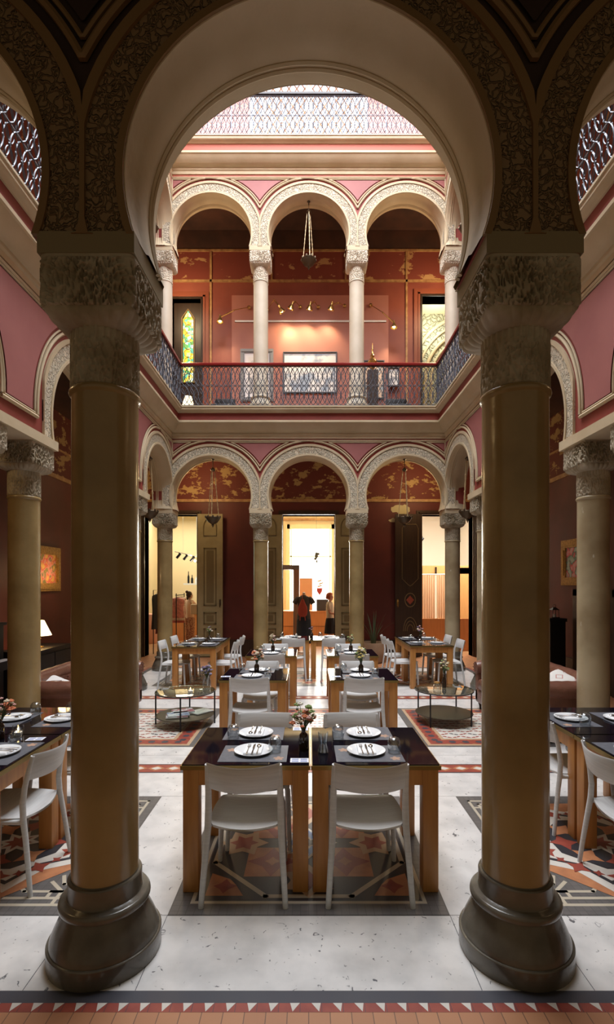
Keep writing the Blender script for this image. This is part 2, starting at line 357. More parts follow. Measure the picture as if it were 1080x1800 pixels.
def fret_mat(x0, y0, x1, y1, s):
    """corner mat: grey field with cream interlace at the edge, white octagon band with red lozenges. s = +1 when the aisle is on its left"""
    q = Inlay(); q.rect(x0, y0, x1, y1, 'd', 1)
    cx, cy = (x0+x1)/2, (y0+y1)/2; a, b = (x1-x0)/2, (y1-y0)/2
    for sx in (-1, 1):
        for sy in (-1, 1):
            def P(u, v): return (cx+sx*(a-u), cy+sy*(b-v))
            q.line([P(.08,.09), P(.55,.09)], .022, 'c'); q.line([P(.14,.15), P(.50,.15)], .022, 'c')
            q.line([P(.08,.09), P(.08,.50)], .022, 'c'); q.line([P(.14,.15), P(.14,.46)], .022, 'c')
            q.line([P(.20,.09), P(.20,.21), P(.42,.21), P(.47,.26)], .022, 'c', 3); q.line([P(.08,.21), P(.26,.21), P(.26,.15)], .022, 'c', 3)
            q.line([P(.14,.28), P(.22,.28), P(.26,.36)], .022, 'c', 3); q.line([P(.20,.21), P(.30,.30)], .022, 'c', 3)
    oc = [(cx+a*.82*math.cos(PI/8+PI/4*i), cy+b*.88*math.sin(PI/8+PI/4*i)) for i in range(9)]
    st = [(cx+(a*.84 if i % 2 else a*.68)*math.cos(PI/8*i), cy+(b*.86 if i % 2 else b*.66)*math.sin(PI/8*i)) for i in range(16)]
    q.poly(oc[:8], 'o', 4)
    q.poly([(cx+(x-cx)*.93, cy+(y-cy)*.93) for x, y in st], 'w', 5)
    q.poly([(cx+(x-cx)*.80, cy+(y-cy)*.80) for x, y in st], 'k', 6)
    q.poly([(cx+(x-cx)*.74, cy+(y-cy)*.74) for x, y in st], 'w', 7)
    for i in range(24):
        t = 2*PI*i/24; px, py = cx+a*.56*math.cos(t), cy+b*.56*math.sin(t); w = .05 if i % 2 else .025
        q.star(px, py, w*1.5, w*.7, 4, 'r', 8, t)
    q.poly([(cx+a*.46*math.cos(PI/8+PI/4*i), cy+b*.46*math.sin(PI/8+PI/4*i)) for i in range(8)], 'k', 9)
    for i in range(8):
        t = PI/4*i; q.star(cx+a*.32*math.cos(t), cy+b*.32*math.sin(t), .10, .05, 4, 'o' if i % 2 else 'r', 10, t)
    q.star(cx, cy, .16, .09, 8, 'w', 11); q.star(cx, cy, .10, .05, 8, 'r', 12)
    q.done()
def lattice_mat(x0, y0, x1, y1):
    q = Inlay(); q.rect(x0, y0, x1, y1, 'd', 1)
    q.rect(x0+.09, y0+.05, x1-.09, y1-.05, 'e', 2); q.rect(x0+.13, y0+.09, x1-.13, y1-.09, 'r', 3)
    q.rect(x0+.29, y0+.25, x1-.29, y1-.25, 'e', 4); q.rect(x0+.33, y0+.29, x1-.33, y1-.29, 'w', 5)
    n = max(3, int((x1-x0-.3)/.15))
    for i in range(n):
        px = x0+.17+(x1-x0-.34)*(i+.5)/n
        for py in (y0+.17, y1-.17):
            q.star(px, py, .045, .035, 6, 'n', 5)
            for dy in (-.072, .072): q.dia(px+(x1-x0-.34)/n/2, py+dy, .035, .012, 'o', 5)
    m = int((y1-y0-.3)/.15)
    for i in range(m):
        py = y0+.17+(y1-y0-.34)*(i+.5)/m
        for px in (x0+.21, x1-.21):
            q.star(px, py, .045, .035, 6, 'n', 5)
            for dx in (-.072, .072): q.dia(px+dx, py+(y1-y0-.34)/m/2, .012, .035, 'o', 5)
    X0, X1, Y0, Y1 = x0+.33, x1-.33, y0+.29, y1-.29; c = .105
    nx, ny = max(2, int((X1-X0)/c)), max(2, int((Y1-Y0)/c)); cw, ch = (X1-X0)/nx, (Y1-Y0)/ny
    for i in range(nx):
        for j in range(ny):
            ax, ay = X0+cw*i, Y0+ch*j; k = 'r' if (i+j) % 2 else ('n' if j % 2 else 'r'); w = .24
            if (i+j) % 2: P = [(.05,.1),(.35,.05),(.95,.7),(.95,.95),(.7,.95),(.05,.35)]
            else: P = [(.05,.9),(.05,.65),(.65,.05),(.95,.05),(.95,.3),(.35,.95)]
            P = [(ax+cw*(.5+(u-.5)*1.0), ay+ch*(.5+(v-.5)*.62)) for u, v in P]
            q.poly(P, k, 6)
            q.dia(ax+cw*.5, ay+ch*.5, cw*.12, ch*.12, 'w', 7)
    q.done()
def band(x0, y0, x1, y1):
    q = Inlay(); q.rect(x0, y0, x1, y1, 'n', 1); e = min(.02, (y1-y0)*.1)
    q.rect(x0+e*2, y0+e, x1-e*2, y1-e, 'r', 2); cy = (y0+y1)/2; n = int((x1-x0)/.17); h = (y1-y0)/2-e
    for i in range(n):
        px = x0+.04+(x1-x0-.08)*(i+.5)/n; q.dia(px, cy, .085, h*.7, 'o', 3); q.dia(px, cy, .052, h*.40, 'w', 4)
    q.done()
for y0, y1 in ((2.66, 4.16), (8.68, 10.18)):
    star_mat(-.77, y0, .77, y1); fret_mat(-2.80, y0, -1.25, y1, -1); fret_mat(1.25, y0, 2.80, y1, 1)
lattice_mat(-.77, 5.43, .77, 7.13); lattice_mat(-2.80, 5.43, -1.25, 7.13); lattice_mat(1.25, 5.43, 2.80, 7.13)
for y0, y1 in ((4.68, 4.91), (7.70, 7.93)):
    for a, b in ((-2.80, -1.20), (-.77, .77), (1.20, 2.80)): band(a, y0, b, y1)
# threshold band of red and white triangles, stone joints
q = Inlay(); q.rect(-3.34, 2.06, 3.34, 2.105, 'r', 1)
for i in range(72):
    x = -3.3+.092*i; q.poly([(x, 2.105), (x+.032, 2.062), (x+.040, 2.105)] if x > 0 else [(x, 2.105), (x+.012, 2.062), (x+.042, 2.105)], 'w', 2)
    q.rect(x+.0425, 2.06, x+.0445, 2.105, 'n', 2)
for x in (-1.27, -.77, .77, 1.27): q.rect(x-.0015, 2.17, x+.0015, 2.66, 'n', 1)
for y in (2.665, 4.165, 5.17, 8.42): q.rect(-3.3, y-.0015, 3.3, y+.0015, 'd', 1)
for s in (-1, 1):
    x0, x1 = sorted((s*3.34, s*3.44)); q.rect(x0, 2.17, x1, 10.66, 'n', 1)
    x0, x1 = sorted((s*3.44, s*3.50)); q.rect(x0, 2.17, x1, 10.66, 'r', 1)
q.rect(-3.34, 10.56, 3.34, 10.66, 'n', 2)
q.done()

# ---- outer walls
def wall(name, m, *boxes):
    b = MB()
    for x in boxes: b.box(*x)
    return struct(name, b, m, smooth=0)
DX = [(-4.12, -2.80), (-.655, .655), (2.80, 4.12)]; DZ = 3.56
YW = 12.30
segs = [(-5.16, -4.12), (-2.80, -.655), (.655, 2.80), (4.12, 5.16)]
wall('wall_far', OX, *[(a, YW, 0, b, YW+.3, DZ) for a, b in segs], (-5.16, YW, DZ, 5.16, YW+.3, 3.90))
wall('wall_far', FRIEZE, (-5.16, YW, 3.90, 5.16, YW+.3, 5.25))
wall('wall_far', UPRED, (-5.16, YW, 5.25, -3.42, YW+.3, 9.43), (-2.70, YW, 5.25, 2.84, YW+.3, 9.43), (3.55, YW, 5.25, 5.16, YW+.3, 9.43), (-3.42, YW, 8.95, -2.70, YW+.3, 9.43), (2.84, YW, 9.02, 3.55, YW+.3, 9.43))
wall('wall_far', UPFRIEZE, (-5.16, YW, 9.43, 5.16, YW+.3, 10.25))
wall('wall_far', CEIL, (-5.16, YW, 10.25, 5.16, YW+.3, 10.85))
TOPW = mat('top_floor_pink', (.62, .33, .30), .6)
wall('wall_far', TOPW, (-5.16, YW, 10.85, -1.50, YW+.3, 14.8), (1.50, YW, 10.85, 5.16, YW+.3, 14.8), (-1.5, YW, 10.85, 1.5, YW+.3, 11.35))
for s, nm in ((-1, 'wall_left'), (1, 'wall_right')):
    x0, x1 = sorted((s*4.96, s*5.16))
    wall(nm, OX, (x0, -.5, 0, x1, YW, 3.90)); wall(nm, FRIEZE, (x0, -.5, 3.90, x1, YW, 5.25))
    wall(nm, UPRED, (x0, -.5, 5.25, x1, YW, 9.43)); wall(nm, UPFRIEZE, (x0, -.5, 9.43, x1, YW, 10.85)); wall(nm, TOPW, (x0, -.5, 10.85, x1, YW+.3, 14.8))
wall('wall_near', TOPW, (-5.16, -.6, 10.85, 5.16, -.4, 14.8)); wall('wall_near', UPRED, (-5.16, -.6, 5.25, 5.16, -.4, 10.85))
# gallery ceilings / floors (rings round the court)
def ringslab(name, z0, z1, m):
    wall(name, m, (-5.16, -.6, z0, 5.16, 2.42, z1), (-5.16, 10.41, z0, 5.16, YW, z1), (-5.16, 2.42, z0, -3.06, 10.41, z1), (3.06, 2.42, z0, 5.16, 10.41, z1))
ringslab('ceiling', 5.22, 5.28, CEIL); ringslab('ceiling', 10.72, 10.80, CEIL)
GFLOOR = mat('gallery_floor', (.30, .16, .09), .5)
ringslab('floor', 5.30, 5.40, GFLOOR); ringslab('floor', 10.82, 10.90, GFLOOR)
# skylight: glazed roof on a lattice of ribs
b = MB()
for i in range(9): b.box(-4.9, 1.2+i*1.35, 14.62, 4.9, 1.26+i*1.35, 14.70)
for i in range(7): b.box(-4.9+i*1.62, .3, 14.62, -4.84+i*1.62, 12.3, 14.70)
tag(obj('skylight', b, BLACK, smooth=0), 'ribbed glass skylight over the courtyard', 'skylight')['kind'] = 'structure'
wall('ceiling', ROOMWHITE, (-5.16, -.6, 14.75, 5.16, 12.6, 14.85))

# wall lines
def lines(m, *bx):
    b = MB()
    for q_ in bx: b.box(*q_)
    return struct('trim_1', b, m, smooth=0)
lines(GILT, (-4.96, YW-.03, 3.88, 4.96, YW, 3.95), (-4.96, YW-.03, 5.14, 4.96, YW, 5.20), (-4.96, -.3, 3.88, -4.93, YW, 3.96), (4.93, -.3, 3.88, 4.96, YW, 3.96), (-4.96, -.3, 4.45, -4.94, YW, 4.49), (4.94, -.3, 4.45, 4.96, YW, 4.49))
lines(GILT, (-4.96, YW-.03, 10.17, 4.96, YW, 10.22), (-4.96, YW-.03, 9.40, 4.96, YW, 9.46), *[(x-.025, YW-.03, 5.4, x+.025, YW, 10.17) for x in (-2.46, 2.46, -.93, .93)][:2], *[(x-.02, YW-.028, 9.46, x+.02, YW, 10.17) for x in (-.93, .93)])
lines(DKWOOD, (-4.96, YW-.04, 0, -4.25, YW, .42), (-2.66, YW-.04, 0, -.78, YW, .42), (.78, YW-.04, 0, 2.66, YW, .42), (4.25, YW-.04, 0, 4.96, YW, .42), (-4.96, -.3, 0, -4.92, YW, .42), (4.92, -.3, 0, 4.96, YW, .42))
CREAMP = mat('exposed_plaster', (.58, .50, .30), .8)
b = MB(); rr = random.Random(3)
for cx, cz, w, h in ((2.32, 3.70, .26, .13), (2.12, 3.42, .12, .05), (2.42, 3.42, .09, .06), (-.15, 4.93, .55, .035)):
    b.loft([[(cx+w*math.cos(t*PI/9)*rr.uniform(.75, 1.15), y, cz+h*math.sin(t*PI/9)*rr.uniform(.6, 1.2)) for t in range(18)] for y in (YW-.001, YW-.004)])
    v = b.v[-36:]; n_ = len(b.v); b.v[n_-18:] = [(x, YW-.004, z) for x, _, z in v[:18]]
struct('trim_2', b, CREAMP)

# doorway casings and leaves of the far wall
def casing(x0, x1, z1, y, m, z0=0, w=.10, d=.06):
    b = MB(); b.box(x0-w, y-d, z0, x0, y+.3, z1+w); b.box(x1, y-d, z0, x1+w, y+.3, z1+w); b.box(x0, y-d, z1, x1, y+.3, z1+w)
    b.box(x0-w*.5, y-d-.02, z0, x0-w*.25, y-d, z1+w*.5); b.box(x1+w*.25, y-d-.02, z0, x1+w*.5, y-d, z1+w*.5); b.box(x0-w*.5, y-d-.02, z1+w*.3, x1+w*.5, y-d, z1+w*.55)
    return struct('trim_3', b, m, smooth=0)
for a, c in DX: casing(a, c, DZ, YW, DKWOOD)
def leaf(x0, w, y, H, base, dark, label, ornate=False, hs=1):
    o = thing('door_leaf', label, 'door', (x0, y, 0)); b = MB(); b.box(0, -.025, .02, w, .025, H); obj('panel_board', b, base, o, smooth=0)
    m = MB()
    if not ornate:
        for z0, z1 in ((.15, .72), (.82, 1.12), (1.28, 2.72)):
            xa, xb = .15, w-.15
            for q_ in ((xa, z0, xb, z0+.03), (xa, z1-.03, xb, z1), (xa, z0, xa+.03, z1), (xb-.03, z0, xb, z1)): m.box(q_[0], -.042, q_[1], q_[2], -.02, q_[3])
            m.box(xa+.07, -.032, z0+.07, xb-.07, -.02, z1-.07)
        pts = [(.15, -.03, 3.02), (w-.15, -.03, 3.02), (w-.15, -.03, 3.20)]+[(w/2+(w/2-.15)*math.cos(t), -.03, 3.20+.26*math.sin(t)) for t in [PI*k/10 for k in range(11)]]+[(.15, -.03, 3.20)]
        m.tube(pts, .016, 6, closed=True)
    else:
        xa, xb = .17, w-.10
        m.tube([(xa, -.03, 1.95), (xa, -.03, 3.2), (xa+.05, -.03, 3.3), (xb-.05, -.03, 3.3), (xb, -.03, 3.2), (xb, -.03, 1.95), ((xa+xb)/2+.05, -.03, 1.80), ((xa+xb)/2, -.03, 1.77), ((xa+xb)/2-.05, -.03, 1.80)], .010, 6, closed=True)
        m.tube([((xa+xb)/2+.13*math.cos(t), -.03, 1.42+.17*math.sin(t)) for t in [2*PI*k/16 for k in range(16)]], .013, 6, closed=True)
        for k in range(3): m.tube([((xa+xb)/2+(.17-.045*k)*math.cos(t), -.03, .65+(.34-.09*k)*math.sin(t)) for t in [PI*j/12 for j in range(13)]], .010, 6)
    obj('moulding', m, dark, o)
    if ornate:
        d = MB(); cx = .17/2+(w-.10)/2
        d.loft([[(cx+s_*math.cos(t), -.028, 1.42+s_*1.15*math.sin(t)) for t in [PI/2*k for k in range(4)]] for s_ in (.10,)]+[[(cx+.09*math.cos(t), -.036, 1.42+.10*math.sin(t)) for t in [PI/2*k for k in range(4)]]])
        obj('red_lozenge', d, mat('lozenge_red', (.30, .06, .03), .5), o)['label'] = 'red painted lozenge'
    h = MB(); hx = w-.06 if hs > 0 else .06
    h.box(hx-.022, -.04, 1.28, hx+.022, -.025, 1.44); h.tube([(hx, -.03, 1.38), (hx, -.08, 1.37), (hx, -.085, 1.27), (hx, -.06, 1.25)], .012, 8)
    obj('door_handle', h, BRONZE if not ornate else GOLD, o)
    return o
leaf(-1.27, .61, YW-.13, 3.54, OLIVEDOOR, OLIVEDK, 'olive panelled door leaf folded back left of the central doorway', hs=-1)
leaf(.66, .61, YW-.13, 3.54, OLIVEDOOR, OLIVEDK, 'olive panelled door leaf folded back right of the central doorway')
leaf(-2.76, .62, YW-.13, 3.56, OLIVEDOOR, OLIVEDK, 'olive panelled door leaf beside the left shop doorway, under a hanging lamp')
leaf(2.15, .67, YW-.13, 3.56, DKWOOD, mat('old_gold_line', (.16, .11, .05), .5), 'near-black painted door leaf with red lozenge beside right shop doorway', True, hs=-1)
leaf(4.14, .61, YW-.13, 3.56, DKWOOD, DKWOOD, 'black door leaf at the right edge of the right shop doorway', False)
leaf(-4.76, .61, YW-.13, 3.56, DKWOOD, DKWOOD, 'dark door leaf at the left edge of the left shop doorway', False)

# ---- arcades
def arc_pts(R, n=40, z_spr=SPR):
    a0 = math.asin(max(-1, (z_spr-ZC)/R)); return [PI-a0-(PI-2*a0)*k/n for k in range(n+1)]   # left springing -> right springing
def arcade(bays, u0, u1, ztop=5.30):
    """bays: list of (centre, R, half bay left, half bay right). local: u = x, front = -y, thickness 2*TH centred on y=0"""
    w = MB(); pts = [(u0, SPR)]
    for c, R, _, _ in bays:
        for t in arc_pts(R): pts.append((c+R*math.cos(t), ZC+R*math.sin(t)))
    pts += [(u1, SPR), (u1, ztop), (u0, ztop)]
    n = len(pts); T = TH-.012
    w.add([(x, -T, z) for x, z in pts]+[(x, T, z) for x, z in pts], [tuple(range(n)), tuple(reversed(range(n, 2*n)))]+[(i, i+n, (i+1) % n+n, (i+1) % n) for i in range(n)])
    cv = MB(); cr = MB(); pk = MB(); sf = MB(); rd = MB()
    def ring(mb, c, R, ri, ro, hl, hr, y0, y1):
        A = [t for t in arc_pts(R, 56) if (-hl-1e-6 < ri*math.cos(t) < hr+1e-6)]
        def pt(r, t, y): return (c+min(hr, max(-hl, r*math.cos(t))), y, max(SPR, ZC+r*math.sin(t)))
        if len(A) < 2: return
        runs = [A]
        mb.loft([[pt(ri, t, y1), pt(ri, t, y0), pt(ro, t, y0), pt(ro, t, y1)] for t in A])
    for c, R, hl, hr in bays:
        for s in (-1, 1):     # both faces of the wall
            T_ = s*TH
            ring(cv, c, R, R+.03, R+.19, hl, hr, T_*1.0, T_*.9)
            ring(cr, c, R, R-.002, R+.032, hl, hr, T_*1.05, T_*.85)
            ring(cr, c, R, R+.19, R+.235, hl, hr, T_*1.07, T_*.9)
        # soffit mouldings
        for yy, rr_ in ((.088, .013), (.122, .013)):
            sf.tube([(c+(R-.020)*math.cos(t), yy, ZC+(R-.020)*math.sin(t)) for t in arc_pts(R, 48)], rr_, 6)
    # spandrel panels
    def side(c, r, z, s):
        d = r*r-(z-ZC)**2; return c+s*math.sqrt(d) if d > 0 else c
    ed = [None]+list(bays)+[None]
    for A, B in zip(ed, ed[1:]):
        def outline(o, zb, zt, xm):
            L = []; Rr = []; N_ = 48
            for k in range(N_+1):
                z = zb+(zt-zb)*k/N_
                l = side(A[0], A[1]+o, z, 1) if A else u0+xm+.2; r = side(B[0], B[1]+o, z, -1) if B else u1-xm-.2
                if r-l > .004: L.append((l, z)); Rr.append((r, z))
            return L, Rr
        zb = 3.56 if (A and B and (B[0]-B[1])-(A[0]+A[1]) > .6) else (3.95)
        zt = 4.80
        if not (A and B): zb = 4.45
        if (A is None and bays[0][0]-u0 < .6) or (B is None and u1-bays[-1][0] < .6): continue
        for s in (-1, 1):
            for (o, ins, dst, mi, k_) in ((.30, .0, 1.02, 0, 'c'), (.385, .055, 1.10, 1, 'p')):
                L, Rr = outline(o, zb+ins*(1 if zb < 3.6 else 0), zt-ins, .0 if k_ == 'c' else .05)
                if len(L) < 3: continue
                loop = L+Rr[::-1]
                if k_ == 'c':
                    cr.tube([(x, s*TH*1.02, z) for x, z in loop], .019, 6, closed=True)
                    L2, R2 = outline(o+.045, zb+.03*(1 if zb < 3.6 else 0), zt-.03, .03)
                    if len(L2) > 2: cr.tube([(x, s*TH*1.01, z) for x, z in L2+R2[::-1]], .012, 6, closed=True)
                else:
                    nn = len(loop); pk.add([(x, s*(TH+.003), z) for x, z in loop], [tuple(range(nn)) if s < 0 else tuple(reversed(range(nn)))])
    return w, cv, cr, pk, sf
HB = 1.02
row_bays = [(-2.04, R0, 1.02, HB), (0, R0, HB, HB), (2.04, R0, HB, 1.02)]
side_c = 6.415; nb = .99
side_bays = [(-(8.43+10.41)/2+side_c, .82, 1.0, .99), (0, .985, 1.165, 1.165), ((8.43+10.41)/2-side_c, .82, .99, 1.0)]
row = arcade(row_bays, -3.06-.20, 3.06+.20); sid = arcade(side_bays, -(YF-side_c), (YF-side_c))
SPANRED = RED
def meshes(t, nm): return [t[0].mesh(nm+'_wall', SPANRED, 30), t[1].mesh(nm+'_carved', CARVE, 30), t[2].mesh(nm+'_mould', PLASTER, 40), t[3].mesh(nm+'_panel', PINK, 0), t[4].mesh(nm+'_soffit', PLASTER, 40)]
def soffit_shell(bays):
    b = MB()
    for c, R, _, _ in bays:
        A = arc_pts(R, 56); b.loft([[(c+r*math.cos(t), y, ZC+r*math.sin(t)) for r, y in ((R+.004, -TH), (R+.004, TH), (R-.010, TH*.97), (R-.022, TH*.9), (R-.022, -.06), (R-.012, -.075), (R-.006, -TH*.97))] for t in A], cap=False)
    return b
rowm = meshes(row, 'row'); sidm = meshes(sid, 'side')
rows = soffit_shell(row_bays).mesh('row_intrados', PLASTER, 40); sids = soffit_shell(side_bays).mesh('side_intrados', PLASTER, 40)
SURV = mat('surround_plaster', (.60, .53, .40), .7)
for z in (0, UP):
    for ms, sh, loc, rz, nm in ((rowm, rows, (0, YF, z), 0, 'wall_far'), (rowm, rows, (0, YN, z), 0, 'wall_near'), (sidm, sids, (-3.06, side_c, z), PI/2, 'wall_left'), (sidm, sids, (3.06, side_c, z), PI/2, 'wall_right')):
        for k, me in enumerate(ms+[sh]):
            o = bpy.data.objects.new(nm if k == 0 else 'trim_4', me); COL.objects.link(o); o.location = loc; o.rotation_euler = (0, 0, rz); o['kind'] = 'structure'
            if loc[1] == YN and z == 0 and k in (0, 1, 2, 3):    # near arcade: shade on its gallery side is put into darker colours
                o.data = me.copy(); o.data.materials.append((SHADEDWALL, SHADEDCARVE, SHADEDLINE, SHADEDWALL)[k])
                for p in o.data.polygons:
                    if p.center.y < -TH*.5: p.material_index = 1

# impost slabs over the paired columns, and the plain wall above impost at corners
b = MB()
for s in (-1, 1):
    for y0, y1 in ((7.58-.25, 8.43+.25), (4.41-.25, 5.26+.25)):
        x0, x1 = sorted((s*(3.06-.24), s*(3.06+.24))); b.box(x0, y0, 3.30, x1, y1, 3.40); b.box(x0, y0, 3.30+UP, x1, y1, 3.40+UP)
struct('trim_5', b, PLASTER, smooth=0)

# balcony cornices swept round the court
def court_ring(prof, z, name, m):
    b = MB(); rings = []
    for sx, sy in ((-1,-1),(1,-1),(1,1),(-1,1)):
        rings.append([(sx*(2.87-p), (2.64+p) if sy < 0 else (10.20-p), z+h) for p, h in prof])
    b.loft(rings, cap=False, closed=True, loop=True); return struct(name, b, m, smooth=30)
for z, cm, rm in ((0, PLASTER, RED), (5.50, PLASTER, mat('salmon_paint', (.50, .15, .10), .6))):
    court_ring([(-.05, 4.84), (.03, 4.84), (.03, 4.90), (.05, 4.92), (.05, 4.955), (.09, 4.965), (.13, 5.0), (.18, 5.06), (.205, 5.11), (.225, 5.12), (.225, 5.16), (-.05, 5.16)], z, 'trim_6', cm)
    court_ring([(-.05, 5.16), (.20, 5.16), (.20, 5.31), (-.05, 5.31)], z, 'trim_7', rm)
    court_ring([(-.05, 5.31), (.22, 5.31), (.24, 5.33), (.275, 5.345), (.285, 5.36), (.285, 5.40), (.30, 5.405), (.30, 5.43), (-.05, 5.43)], z, 'trim_8', cm)
    court_ring([(-.02, 4.80), (.012, 4.80), (.012, 4.85), (-.02, 4.85)], z, 'trim_9', rm)

# ================================================================ COLUMNS
def superq(t, p):   # unit square-ish circle
    c, s = math.cos(t), math.sin(t); return (abs(c)**p+abs(s)**p)**(-1/p)
def relief(u, v, sc):
    """interlaced foliage relief 0..1 from voronoi ridges on warped coordinates"""
    w = noise.noise(Vector((u*sc*.5, v*sc*.5, 3.1)))
    d, _ = noise.voronoi(Vector((u*sc+w*.9, v*sc-w*.9, .5)))
    e = d[1]-d[0]
    return max(0, 1-e/.34)
def column_root():
    root = thing('column', 'x', 'column')
    b = MB(); T_ = [(.196+.017*math.cos(t), .268+.022*math.sin(t)) for t in [-PI*.5+PI*k/10 for k in range(11)]]
    b.lathe([(.262, 0), (.265, .006), (.265, .084), (.262, .088), (.254, .089), (.253, .098), (.246, .118), (.236, .142), (.224, .168), (.211, .195), (.200, .220), (.193, .240), (.190, .246)]+T_+[(.183, .292), (.174, .296), (.172, .300), (.172, .380), (.168, .386), (.157, .387), (.155, .40)], 72)
    obj('base', b, BASESTONE, root, smooth=32)
    b = MB(); b.lathe([(.156, .39)]+[(.156-.002*(k/12)**2, .39+2.31*k/12) for k in range(1, 13)]+[(.155, 2.705), (.163, 2.712), (.166, 2.722), (.163, 2.734), (.158, 2.740), (.152, 2.745)], 72)
    obj('shaft', b, WORN, root, smooth=40)
    b = MB(); N_, M_ = 200, 34; rings = []
    for j in range(M_+1):
        z = 2.74+.29*j/M_; r = []
        for k in range(N_):
            t = 2*PI*k/N_; d = .011*min(1, 1.5*relief(t*.17*4.2, z*2.2, 11))
            if z > 2.955: d = .004+.006*(1 if int(t/(2*PI)*72) % 2 else 0)
            if j in (0, M_): d = 0
            rr_ = .149+d; r.append((rr_*math.cos(t), rr_*math.sin(t), z))
        rings.append(r)
    b.loft(rings, cap=False); obj('carved_neck', b, CAPSTONE, root, smooth=60)
    b = MB(); N_, M_ = 360, 64; rings = []
    for j in range(M_+1):
        f = j/M_; z = 3.0+.30*f
        if f < .26:
            g = f/.26; g2 = math.sin(g*PI/2)**.8; hw = .158+(.218-.158)*g2; p = 2+12*g2**1.6
        else: hw = .218; p = 14
        r = []
        for k in range(N_):
            t = 2*PI*k/N_+PI/4; q = hw*superq(t, p); x, y = q*math.cos(t), q*math.sin(t)
            s_ = math.atan2(y, x)*.27*2.6
            d = .020*min(1, 1.6*relief(s_*1.9, z*1.9, 11))
            if f < .22: d = .012*abs(math.sin(t*14))*math.sin(PI*f/.22)+.004
            if f > .93 or j == 0: d = .014
            q2 = 1+(d-.016)/max(q, .1); r.append((x*q2, y*q2, z))
        rings.append(r)
    b.loft(rings); obj('capital', b, CAPSTONE, root, smooth=60)
    b = MB(); b.box(-.219, -.219, 3.295, .219, .219, 3.392); obj('impost', b, PLASTER, root, smooth=0)
    return root
colp = Proto(column_root())
GC = 'columns of the courtyard arcade'
def col(x, y, z, label, g=None, up=False):
    o = colp.put((x, y, z), 0, label, g)
    return o
col(-1.005, YN, 0, 'thick olive-brown stone column at the front left with a wide dark base')
col(1.02, YN, 0, 'thick brown stone column at the front right with a wide dark base')
for x, t in ((-3.06, 'far left corner column of the courtyard, in front of the left shop doorway'), (-1.02, 'far column left of the central shop doorway'), (1.02, 'far column right of the central shop doorway, beside the big pot'), (3.06, 'far right corner column with a grey base in front of the fitting rooms')):
    col(x, YF, 0, t)
col(-3.06, 5.26, 0, 'olive stone column behind the left leather sofa, at the left edge')
col(3.06, 5.26, 0, 'paint-chipped olive stone column at the right edge beside the right sofa')
for s, w in ((-1, 'left'), (1, 'right')):
    col(s*3.06, 4.41, 0, 'column at the %s edge of the photo whose capital corner just shows' % w)
    col(s*3.06, 8.43, 0, '%s side column standing nearest the far corner, mostly behind the front column' % w)
    col(s*3.06, 7.58, 0, '%s side column hidden behind the thick front column' % w)
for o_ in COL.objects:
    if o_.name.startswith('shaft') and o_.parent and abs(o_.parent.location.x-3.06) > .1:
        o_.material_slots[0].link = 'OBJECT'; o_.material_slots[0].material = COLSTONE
NEARIMP = mat('shaded_olive_impost', (.24, .19, .10), .6)  # near impost plaster, gallery shade mixed into its colour
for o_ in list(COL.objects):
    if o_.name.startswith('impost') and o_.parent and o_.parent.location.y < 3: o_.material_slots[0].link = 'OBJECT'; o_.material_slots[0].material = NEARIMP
upm = {'base': UPSTONE, 'shaft': UPSTONE, 'carved_neck': UPSTONE, 'capital': UPSTONE, 'impost': PLASTER}
def up_root():
    r = colp.root.copy(); COL.objects.link(r)
    for ch in kids(colp.root):
        c = ch.copy(); c.data = ch.data.copy(); COL.objects.link(c); c.parent = r; c.material_slots[0].link = 'DATA'; c.data.materials[0] = upm[ch.name.split('.')[0]]
    r.scale = (1, 1, 1); return r
upp = Proto(up_root())
def colu(x, y, label): upp.put((x, y, UP), 0, label)
for x, t in ((-3.06, 'pale upper-floor column in the far left corner behind the balustrade'), (-1.02, 'pale upper-floor column second from left behind the balustrade'), (1.02, 'pale upper-floor column third from left behind the balustrade'), (3.06, 'pale upper-floor column in the far right corner behind the balustrade')):
    colu(x, YF, t)
for s, w in ((-1, 'left'), (1, 'right')):
    for y, q_ in ((8.43, 'next to the far corner'), (7.58, 'second from the far corner')):
        colu(s*3.06, y, 'pale upper-floor column on the %s side, %s' % (w, q_))
b = MB()
for x, y in [(a, YF) for a in (-3.06, -1.02, 1.02, 3.06)]+[(s*3.06, y) for s in (-1, 1) for y in (8.43, 7.58, 5.26, 4.41)]: b.box(x-.27, y-.27, 5.38, x+.27, y+.27, UP)
struct('trim_10', b, UPSTONE, smooth=0)

